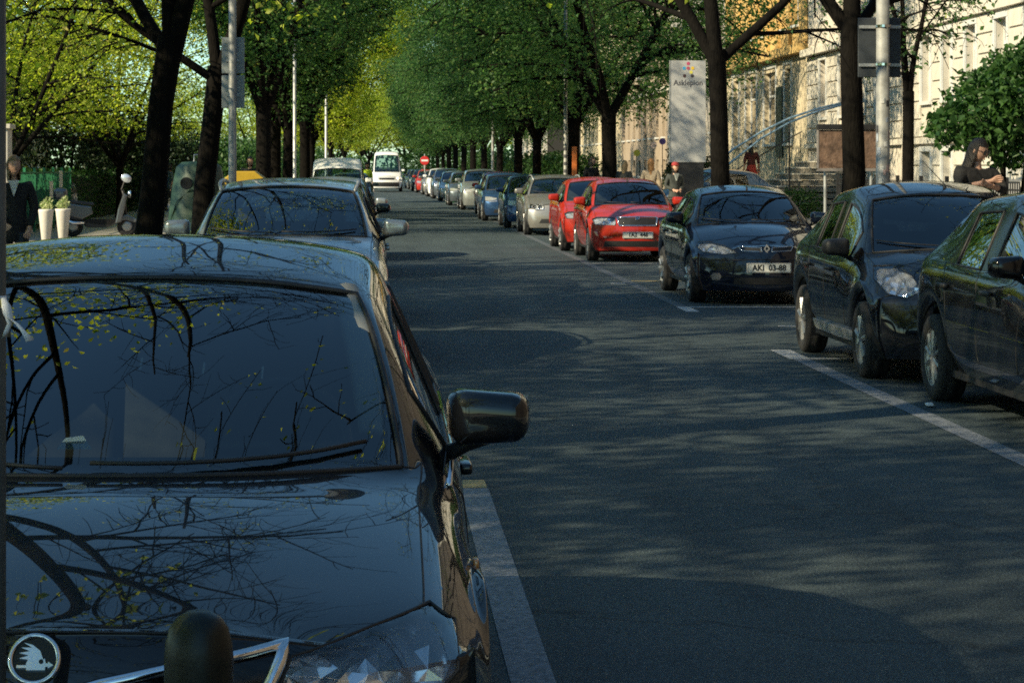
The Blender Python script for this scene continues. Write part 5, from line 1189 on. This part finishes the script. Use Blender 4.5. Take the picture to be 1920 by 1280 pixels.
# slim post at the frame edge with torn tape
po = thing('slim_post', 'slim grey post with torn white and yellow tape beside the black car', 'post', (-.599, 3.55, 0))
MB().tube([(0, 0, -.05), (0, 0, 3.0)], .0265, 16).build('shaft', pbr('post_grey', (.09, .11, .12), .45, .3, var=.25, vscale=15), po, True)
def ribbon(name, pts, w0, mat):
    m = MB(); n = len(m.v); L_ = []
    for (x, y, z, w_, a) in pts:
        m.v += [(x - w_*math.cos(a), y - w_*.4, z - w_*math.sin(a)), (x + w_*math.cos(a), y + w_*.4, z + w_*math.sin(a))]
    for k in range(len(pts)-1): m.f.append((2*k, 2*k+1, 2*k+3, 2*k+2))
    o = m.build(name, mat, po, True); md = o.modifiers.new('t', 'SOLIDIFY'); md.thickness = .0008; return o
M_TAPE = pbr('white_tape', (.72, .72, .74), .5); z0 = lambda y: CH - (y - VY)/FPX*3.52
xx = lambda x: (x - VX)/FPX*3.52 + .599
ribbon('tape', [(xx(6), -.03, z0(558), .003, .2), (xx(13), -.035, z0(575), .007, .1), (xx(17), -.04, z0(590), .0065, 0), (xx(24), -.04, z0(598), .0035, -.4), (xx(36), -.045, z0(606), .003, -.2), (xx(50), -.05, z0(622), .0045, -.2), (xx(60), -.05, z0(637), .006, .3)], 0, M_TAPE)
ribbon('tape', [(xx(16), -.038, z0(590), .005, 0), (xx(19), -.035, z0(606), .0035, 0), (xx(14), -.04, z0(620), .004, .2), (xx(8), -.035, z0(632), .003, .3)], 0, M_TAPE)
ribbon('yellow_tape', [(xx(4), -.0295, z0(560), .002, 0), (xx(7), -.032, z0(570), .0035, 0), (xx(6), -.032, z0(576), .003, 0)], 0, pbr('yellow_tape', (.7, .65, .05), .5))
MB().tube([(0, 0, z0(556)), (0, 0, z0(566))], .0275, 16).build('tape_wrap', M_TAPE, po, True)

# poles
def pole(name, label, x, y, r, h=8, mat=None):
    o = thing(name, label, 'pole', (x, y, .12)); MB().tube([(0, 0, -.1), (0, 0, 1.0), (0, 0, 1.02), (0, 0, h)], [r*1.25, r*1.22, r, r*.8], 16).build('shaft', mat or M_STEEL, o, True); return o
M_POLE = pbr('pale_pole_paint', (.27, .27, .25), .55, .2, var=.35, vscale=5, bump=.1, bscale=30)
M_SIGNB = pbr('sign_back', (.035, .042, .05), .6, .1, var=.2, vscale=6)
l1 = pole('lamp_post', 'thick pale lamp post with stickers beside the forked tree', 6.63, 30, .092, 9, M_POLE)
R1 = random.Random(9)
for k in range(13):
    a = R1.uniform(-2.9, -.2); z = R1.uniform(1.3, 2.6); s_ = R1.uniform(.03, .06); w_ = R1.uniform(.35, .6)
    m = MB(); r = .094
    for q in range(5):
        t = a + w_*q/4; m.v += [(r*math.cos(t)*1.003, r*math.sin(t)*1.003, z), (r*math.cos(t)*1.003, r*math.sin(t)*1.003, z + s_*2)]
    for q in range(4): m.f.append((2*q, 2*q+1, 2*q+3, 2*q+2))
    m.build('sticker', pbr('sticker_%d' % (k % 4), [(.5, .5, .48), (.06, .06, .07), (.32, .36, .42), (.42, .3, .28)][k % 4], .6), l1)
for z in (2.86, 3.36): MB().lathe([(.098, -.018), (.104, -.016), (.104, .016), (.098, .018)], 20, 'z', (0, 0, z)).build('clamp', M_CHROME, l1)
sg_ = thing('direction_sign', 'grey sign panel clamped to the thick lamp post, its back turned', 'sign', (6.63, 30.16, .12))
MB().box(-.29, .27, 0, .03, 2.7, 3.48).build('panel', M_SIGNB, sg_, bevel=.01)
for z in (2.86, 3.36): MB().box(-.28, .26, -.03, -.001, z-.02, z+.02).build('rail', M_STEEL, sg_)
l2 = pole('lamp_post', 'grey lamp post beside the green bottle bank', -2.19, 35, .062, 9, M_POLE)
for k, (z0_, z1_) in enumerate(((2.95, 3.5), (2.42, 2.92))):
    o = thing('parking_sign', ['upper of two blank sign backs on the grey lamp post', 'lower of two blank sign backs on the grey lamp post'][k], 'sign', (-2.19, 35.08, 0)); MB().box(-.17, .18, 0, .02, z0_ + .12, z1_ + .12).build('plate', pbr('sign_back_pale', (.3, .33, .34), .5, .3, var=.2, vscale=5), o, bevel=.008)
    MB().box(-.1, .1, -.025, -.001, z0_ + .3, z0_ + .34).build('bracket', M_STEEL, o)
l3 = pole('lamp_post', 'slender pale post with dark stickers beside the orange marker', 5.62, 68, .062, 8, M_POLE)
for k in range(6):
    z = .9 + .22*k; MB().lathe([(.066, 0), (.066, .1)], 12, 'z', (0, 0, z), -2.6, -.9).build('sticker', pbr('sticker_1', (.06, .06, .07), .6), l3)
pole('lamp_post', 'thin pale post far along beside a right hand linden', 5.75, 113, .07, 8, M_POLE)
pole('lamp_post', 'thin grey post among the left hand lindens', -2.0, 92, .06, 8, M_STEEL)
pole('lamp_post', 'thin grey post beyond the yew garden on the left', -2.2, 62, .05, 7, M_STEEL)
om = thing('marker_post', 'orange marker board standing by the slender post', 'marker', (5.78, 66.8, .12)); MB().box(-.07, .07, -.015, .015, 1.2, 2.1).build('board', pbr('orange_board', (.6, .16, .03), .5), om, bevel=.01); MB().tube([(0, .03, -.05), (0, .03, 1.9)], .025, 8).build('stake', M_STEEL, om)
ne = thing('no_entry_sign', 'red no entry disc with white bar above the far parked cars', 'sign', (2.95, 139, 0))
MB().tube([(0, .03, -.05), (0, .03, 2.4)], .03, 8).build('pole', M_STEEL, ne); MB().lathe([(0, -.012), (.25, -.012), (.27, -.006), (.27, .006)], 28, 'y', (0, 0, 2.0)).build('disc', pbr('sign_red', (.55, .03, .03), .4), ne); MB().box(-.2, .2, -.017, -.0125, 1.95, 2.06).build('white_bar', pbr('sign_white', (.75, .75, .73), .4), ne)
ba = thing('striped_barrel', 'green barrel with pale stripes standing at the parked row', 'barrel', (3.45, 104.5, 0)); M_GRN = pbr('barrel_green', (.02, .13, .06), .5, var=.2, vscale=8)
MB().lathe([(0, .98), (.26, .98), (.29, .94), (.30, .5), (.28, 0)], 24).build('drum', M_GRN, ba, True)
for z in (.42, .68): MB().lathe([(.302, z), (.304, z+.04), (.303, z+.1), (.298, z+.12)], 24).build('stripe', pbr('sign_white', (.75, .75, .73), .4), ba, True)
# bottle bank and bins
bb = thing('bottle_bank', 'scuffed green bottle bank with sloping sides behind the leaning tree', 'container', (-2.98, 38.6, .12)); M_BB = pbr('bank_green', (.025, .06, .035), .55, var=.4, vscale=3, bump=.15, bscale=20)
MB().lathe([(0, 1.62), (.30, 1.6), (.40, 1.52), (.47, 1.2), (.56, .5), (.6, .02), (.6, 0)], 8, 'z', (0, 0, 0), math.pi/8, 2*math.pi + math.pi/8).build('shell', M_BB, bb, True, auto=None)
for a in (-2.0, -1.1): MB().lathe([(0, -.02), (.1, -.02), (.1, .06)], 18, 'y', (.43*math.cos(a), .47*math.sin(a), 1.25)).build('bottle_hole', M_BLK, bb)
MB().tube([(-.08, 0, 1.6), (-.08, 0, 1.72), (.08, 0, 1.72), (.08, 0, 1.6)], .018, 6).build('lifting_eye', M_STEEL, bb)
MB().tube([(-.5, -.2, .5), (-.34, -.36, .95), (-.1, -.47, 1.15), (.15, -.45, 1.05)], .012, 6).build('moulded_rib', M_BB, bb, True)
yb = thing('yellow_container', 'dark container with yellow lid next to the bottle bank', 'container', (-2.45, 43, .12))
MB().prism([(-.36, .0), (.36, .0), (.42, 1.1), (-.42, 1.1)], -.4, .4, 'y').build('bin_body', pbr('bin_dark', (.03, .035, .03), .55), yb, bevel=.02)
MB().prism([(-.44, 1.105), (.44, 1.105), (.40, 1.28), (.2, 1.44), (-.2, 1.44), (-.40, 1.28)], -.43, .43, 'y').build('lid', pbr('bin_yellow', (.42, .27, .02), .45, var=.1, vscale=6), yb, bevel=.02)
# white planters
M_POT = pbr('white_pot', (.68, .63, .56), .6, var=.08, vscale=6)
for k, (x, y, lb) in enumerate(((-6.62, 46, 'tall tapering white planter with flowers close to the woman in black'), (-6.36, 46.6, 'tall tapering white planter with flowers standing nearer the scooter'))):
    t = thing('planter', lb, 'planter', (x, y, .12)); MB().lathe([(0, .02), (.075, .0), (.085, .01), (.15, .62), (.165, .66), (.155, .67), (.14, .64), (0, .62)], 24).build('pot', M_POT, t, True)
    link('flowers', blob_leaves('flowers', [(0, 0, .76, .14, .14, .1), (.03, 0, .86, .07, .07, .08)], 160, .06, leaf_mat('pale_petal', (.2, .3, .08), (.6, .6, .35), None, .3), 300+k), t)
# scooter, broadside
sc = thing('motor_scooter', 'silver and black scooter with round mirror parked by the first tree', 'scooter', (-6.05, 50, .12), .12); M_SCS = pbr('scooter_silver', (.11, .115, .125), .25, .5, coat=.6); 
for x in (-.55, .62):
    wq = link('wheel', None, sc, (x, 0, .22)); MB().lathe([(.13, -.05), (.2, -.055), (.22, -.02), (.22, .02), (.2, .055), (.13, .05)], 24, 'y').build('tyre', M_TYRE, wq, True); MB().lathe([(.0, -.03), (.06, -.035), (.13, -.03), (.13, .03), (.0, .03)], 20, 'y').build('rim', M_ALLOY, wq, True)
MB().prism([(-.72, .42), (-.5, .38), (-.2, .3), (.25, .26), (.45, .4), (.42, .3), (.2, .2), (-.25, .2), (-.4, .45), (-.7, .6)], -.14, .14, 'y').build('frame', M_BLK, sc, bevel=.01)
MB().prism([(-.82, .62), (-.6, .72), (-.15, .66), (-.12, .5), (-.35, .38), (-.7, .46)], -.15, .15, 'y').build('rear_fairing', M_SCS, sc, bevel=.03)
MB().prism([(-.78, .73), (-.6, .80), (-.1, .74), (-.1, .68), (-.6, .73)], -.14, .14, 'y').build('seat', M_SEAT, sc, bevel=.02)
MB().prism([(.36, .28), (.5, .32), (.62, .9), (.54, .95), (.42, .6)], -.18, .18, 'y').build('leg_shield', M_SCS, sc, bevel=.03)
MB().prism([(.4, .42), (.62, .48), (.86, .36), (.8, .3), (.6, .36), (.45, .34)], -.07, .07, 'y').build('front_mudguard', M_SCS, sc, bevel=.02)
MB().tube([(.62, 0, .22), (.55, 0, .9), (.52, 0, 1.02)], .03, 8).tube([(.5, -.32, 1.03), (.54, 0, 1.0), (.5, .32, 1.03)], .018, 8).build('handlebar', M_BLK, sc, True)
MB().lathe([(0, -.02), (.07, 0), (.08, .06)], 16, 'x', (.64, 0, .93)).build('headlamp', M_CHROME, sc, True)
for y in (-.28, .28): mm = link('mirror', None, sc); MB().tube([(.5, y, 1.03), (.56, y*1.15, 1.2)], .008, 6).build('stalk', M_BLK, mm); MB().lathe([(0, -.012), (.085, -.01), (.09, .0), (.06, .02)], 20, 'y').xf(Matrix.Translation((.6, y*1.2, 1.27)) @ Matrix.Rotation(.5, 4, 'Y') @ Matrix.Scale(1.25, 4, (1, 0, 0))).build('mirror_head', pbr('pale_mirror', (.75, .8, .85), .15, .6), mm, True)
rbox('top_box', (-.82, 0, .93), (.3, .34, .26), M_SCS, sc, 2); MB().tube([(-.3, -.17, .3), (-.55, -.2, .3), (-.8, -.2, .38)], [.03, .045, .045], 10).build('exhaust', M_CHROME, sc, True)
# garden edge on the left: hedge, green gate panels, white pillar
hd = thing('garden_hedge', 'dark clipped hedge along the garden edge behind the scooter', 'hedge', (GL - .75, 0, .1))
rng = np.random.default_rng(77); n = 26000; P_ = np.stack([rng.uniform(-.45, .45, n), rng.uniform(46.5, 84, n), rng.uniform(0, 1.42, n) + .08*np.sin(rng.uniform(0, 40, n))], 1); keep = (np.abs(P_[:, 0]) > .25) | (P_[:, 2] > 1.1); P_ = P_[keep]
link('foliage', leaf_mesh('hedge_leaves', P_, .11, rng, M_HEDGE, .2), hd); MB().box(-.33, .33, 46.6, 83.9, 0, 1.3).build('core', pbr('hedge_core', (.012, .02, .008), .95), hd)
M_GATE = pbr('gate_green', (.02, .16, .07), .5, var=.2, vscale=8)
fe = thing('garden_fence', 'green metal bar fence with white notices before the hedge', 'fence', (0, 0, .12)); X = GL + .02
for k in range(7):
    y = 50.5 + 1.55*k; MB().box(X-.03, X+.03, y-.03, y+.03, -.05, 1.5).build('post', M_GATE, fe)
    if k < 6:
        for z in (.18, 1.36): MB().box(X-.015, X+.015, y+.03, y+1.52, z, z+.04).build('rail', M_GATE, fe)
        me = MB().box(X-.009, X+.009, -.009, .009, .22, 1.36).mesh('bar', M_GATE)
        for q in range(9): link('bar', me, fe, (0, y + .03 + 1.49*(q+.5)/9, 0))
for k, (y, z) in enumerate(((56.5, .75), (58.2, 1.0))): MB().box(X+.016, X+.026, y-.55, y+.0, z-.0, z+.42).build('notice', pbr('notice_white', (.7, .68, .65), .6, var=.15, vscale=7), fe)
pi_ = thing('gate_pillar', 'white rendered gate pillar with flat cap beside the hedge', 'pillar', (-8.12, 49, .1)); MB().box(-.3, .3, -.3, .3, -.1, 2.35).build('shaft', M_WHITE, pi_, bevel=.015); MB().box(-.36, .36, -.36, .36, 2.353, 2.45).build('cap', M_STONE, pi_, bevel=.01)
# ------------------------------------------------------------------ right pavement
nb = thing('notice_board', 'brown relief notice board on posts behind the forked tree', 'board', (7.42, 36, .12))
MB().box(-.47, .47, -.03, .03, 1.5, 2.1).build('panel', pbr('brown_relief', (.13, .08, .055), .75, var=.6, vscale=9, bump=.9, bscale=13), nb); MB().box(-.5, .5, -.06, .06, 2.103, 2.19).build('hood', M_IRON, nb, bevel=.01)
MB().box(-.495, -.472, -.035, .035, 1.48, 2.1).box(.472, .495, -.035, .035, 1.48, 2.1).box(-.495, .495, -.036, .036, 1.455, 1.498).build('frame', pbr('board_frame', (.2, .18, .17), .6), nb)
for x in (-.36, .36): MB().tube([(x, .05, -.1), (x, .05, 2.0)], .025, 8).build('post', M_STEEL, nb)
# clinic totem
tt = thing('totem_sign', 'tall white clinic totem with coloured dots and dark lettering', 'sign', (8.06, 59.2, .12)); tt.scale = (.81, .81, .86); M_TOT = pbr('totem_white', (.36, .36, .355), .6, var=.12, vscale=5)
MB().box(-.56, .56, 0, .25, 1.9, 4.95).build('panel', M_TOT, tt, bevel=.01); MB().box(-.5, .5, .04, .21, -.1, 1.897).build('plinth', M_IRON, tt); MB().box(-.575, -.563, -.01, .26, 1.9, 4.96).build('edge', M_STEEL, tt)
link('lettering', text_mesh('Asklepion', .235, pbr('ink_grey', (.05, .05, .06), .6), bold=.004), tt, (0, -.004, 4.28))
for k, (x, z, c) in enumerate(((0, 4.86, (.4, .05, .12)), (-.13, 4.72, (.05, .3, .55)), (0, 4.72, (.35, .06, .1)), (.14, 4.72, (.6, .4, .03)), (.09, 4.60, (.6, .55, .1)), (-.12, 4.49, (.06, .03, .03)), (.13, 4.49, (.05, .04, .05)))):
    MB().lathe([(0, -.006), (.052, -.006), (.052, .0)], 16, 'y', (x, -.002, z)).build('logo_dot', pbr('dot_%d' % k, c, .5), tt)
for k, (x, y, z, c, lb) in enumerate(((7.85, 69, 2.05, (.5, .48, .06), 'yellow disc on a thin stake by the clinic entrance'), (8.35, 69, 2.29, (.65, .5, .48), 'pale pink disc on a thin stake by the clinic entrance'), (8.62, 69, 2.4, (.12, .07, .3), 'purple disc on a thin stake by the clinic entrance'))):
    t = thing('lollipop_sign', lb, 'sign', (x, y, .12)); MB().tube([(0, .02, -.1), (0, .02, z - .12)], .012, 6).build('stake', M_IRON, t); MB().lathe([(0, -.012), (.1, -.01), (.1, .012), (0, .012)], 20, 'y', (0, 0, z - .12)).build('disc', pbr('lolly_%d' % k, c, .5), t)
# clinic steps and curved blue rails
st = thing('entrance_steps', 'stone entrance steps climbing towards the ochre clinic', 'steps', (0, 0, 0)); ns = 9
for k in range(ns): MB().box(11.0 + .33*k, FX - .2, 70.2, 74.6, .1 + .19*k, .1 + .19*(k+1) - .045).build('riser', pbr('riser_stone', (.2, .18, .15), .85), st); MB().box(10.97 + .33*k, 11.36 + .33*k, 70.15, 74.65, .1 + .19*(k+1) - .043, .1 + .19*(k+1)).build('step', M_STONE, st, bevel=.008)
rl = thing('curved_handrail', 'pair of pale blue curved tubes sweeping up beside the clinic steps', 'handrail', (0, 0, 0)); M_RAIL = pbr('blue_tube', (.28, .42, .55), .3, .5)
def arc(pxs, d): return [px(x, y, d) for x, y in pxs]
A = [(1305, 345), (1330, 318), (1372, 282), (1430, 246), (1480, 222), (1530, 205), (1575, 194), (1640, 184)]; B_ = [(1312, 358), (1335, 335), (1372, 303), (1430, 258), (1480, 230), (1530, 210), (1575, 198), (1640, 187)]
MB().tube(arc(A, 70.1), .035, 10).build('tube', M_RAIL, rl, True); MB().tube(arc(B_, 69.8), .035, 10).build('tube', M_RAIL, rl, True)
for (x, y) in ((1345, 318), (1480, 226), (1600, 192)): q = px(x, y, 70); MB().tube([(q[0], q[1], .0), q], .025, 8).build('post', M_IRON, rl)
hr = thing('stair_railing', 'thin black iron railing along the clinic steps', 'handrail', (0, 0, 0))
for k in range(5): x = 11.1 + .66*k; z = .1 + .38*k + .19; MB().tube([(x, 74.3, z - .1), (x, 74.3, z + .95)], .012, 6).build('baluster', M_IRON, hr)
MB().tube([(11.0, 74.3, 1.15), (13.8, 74.3, 2.78)], .02, 8).build('rail', M_IRON, hr)
make_car('blue_clinic_car', 'light blue car parked across the pavement under the totem', 'car', {**DEF, **h_a, 'H': 1.5}, paint('sky_blue_paint', (.04, .09, .18), .3), (7.6, 64.6, .12), 1, rz=-1.15, interior=False)
# low iron garden railing on the right
gf = thing('iron_railing', 'low black iron railing before the rusticated house', 'fence', (11.6, 0, .1))
bar = MB().box(-.01, .01, -.01, .01, .1, 1.25).mesh('bar', M_IRON)
for k in range(9):
    y = 40 + 2.2*k; MB().box(-.035, .035, y-.035, y+.035, -.05, 1.35).build('post', M_IRON, gf)
    if k < 8:
        for z in (.2, 1.1): MB().box(-.015, .015, y+.035, y+2.165, z, z+.035).build('rail', M_IRON, gf)
        for q in range(14): link('bar', bar, gf, (0, y + .035 + 2.13*(q+.5)/14, 0))
bxs = thing('utility_cabinet', 'pale grey utility cabinet behind the iron railing', 'cabinet', (12.1, 44.5, .1)); MB().box(-.35, .35, -.2, .2, 0, 1.25).build('body', pbr('cabinet_grey', (.45, .45, .44), .5), bxs, bevel=.01); MB().box(-.38, .38, -.23, .23, 1.253, 1.3).build('lid', M_STEEL, bxs)
gt = make_tree('slim_tree', 99, H=6.5, fork=3.2, r=.13, nl=3, spread=.25, n2=4, n3=4, n4=4, leaf=7, lsize=.12, ljit=.2, zmin=3.4, lmat=M_HEDGE)
place_tree(gt, (11.7, 50.4, .1), 1, 1, 'slim dark garden tree standing before the pale houses')

sp = thing('litter_scrap', 'crumpled pale paper scrap on the road by the spoked wheel', 'litter', (3.8, 15.75, .006)); rbox('paper', (0, 0, .012), (.05, .09, .018), M_TAPE, sp, 1, lambda v: (v.x + .01*math.sin(60*v.y), v.y, v.z*(1 + 6*v.x)))
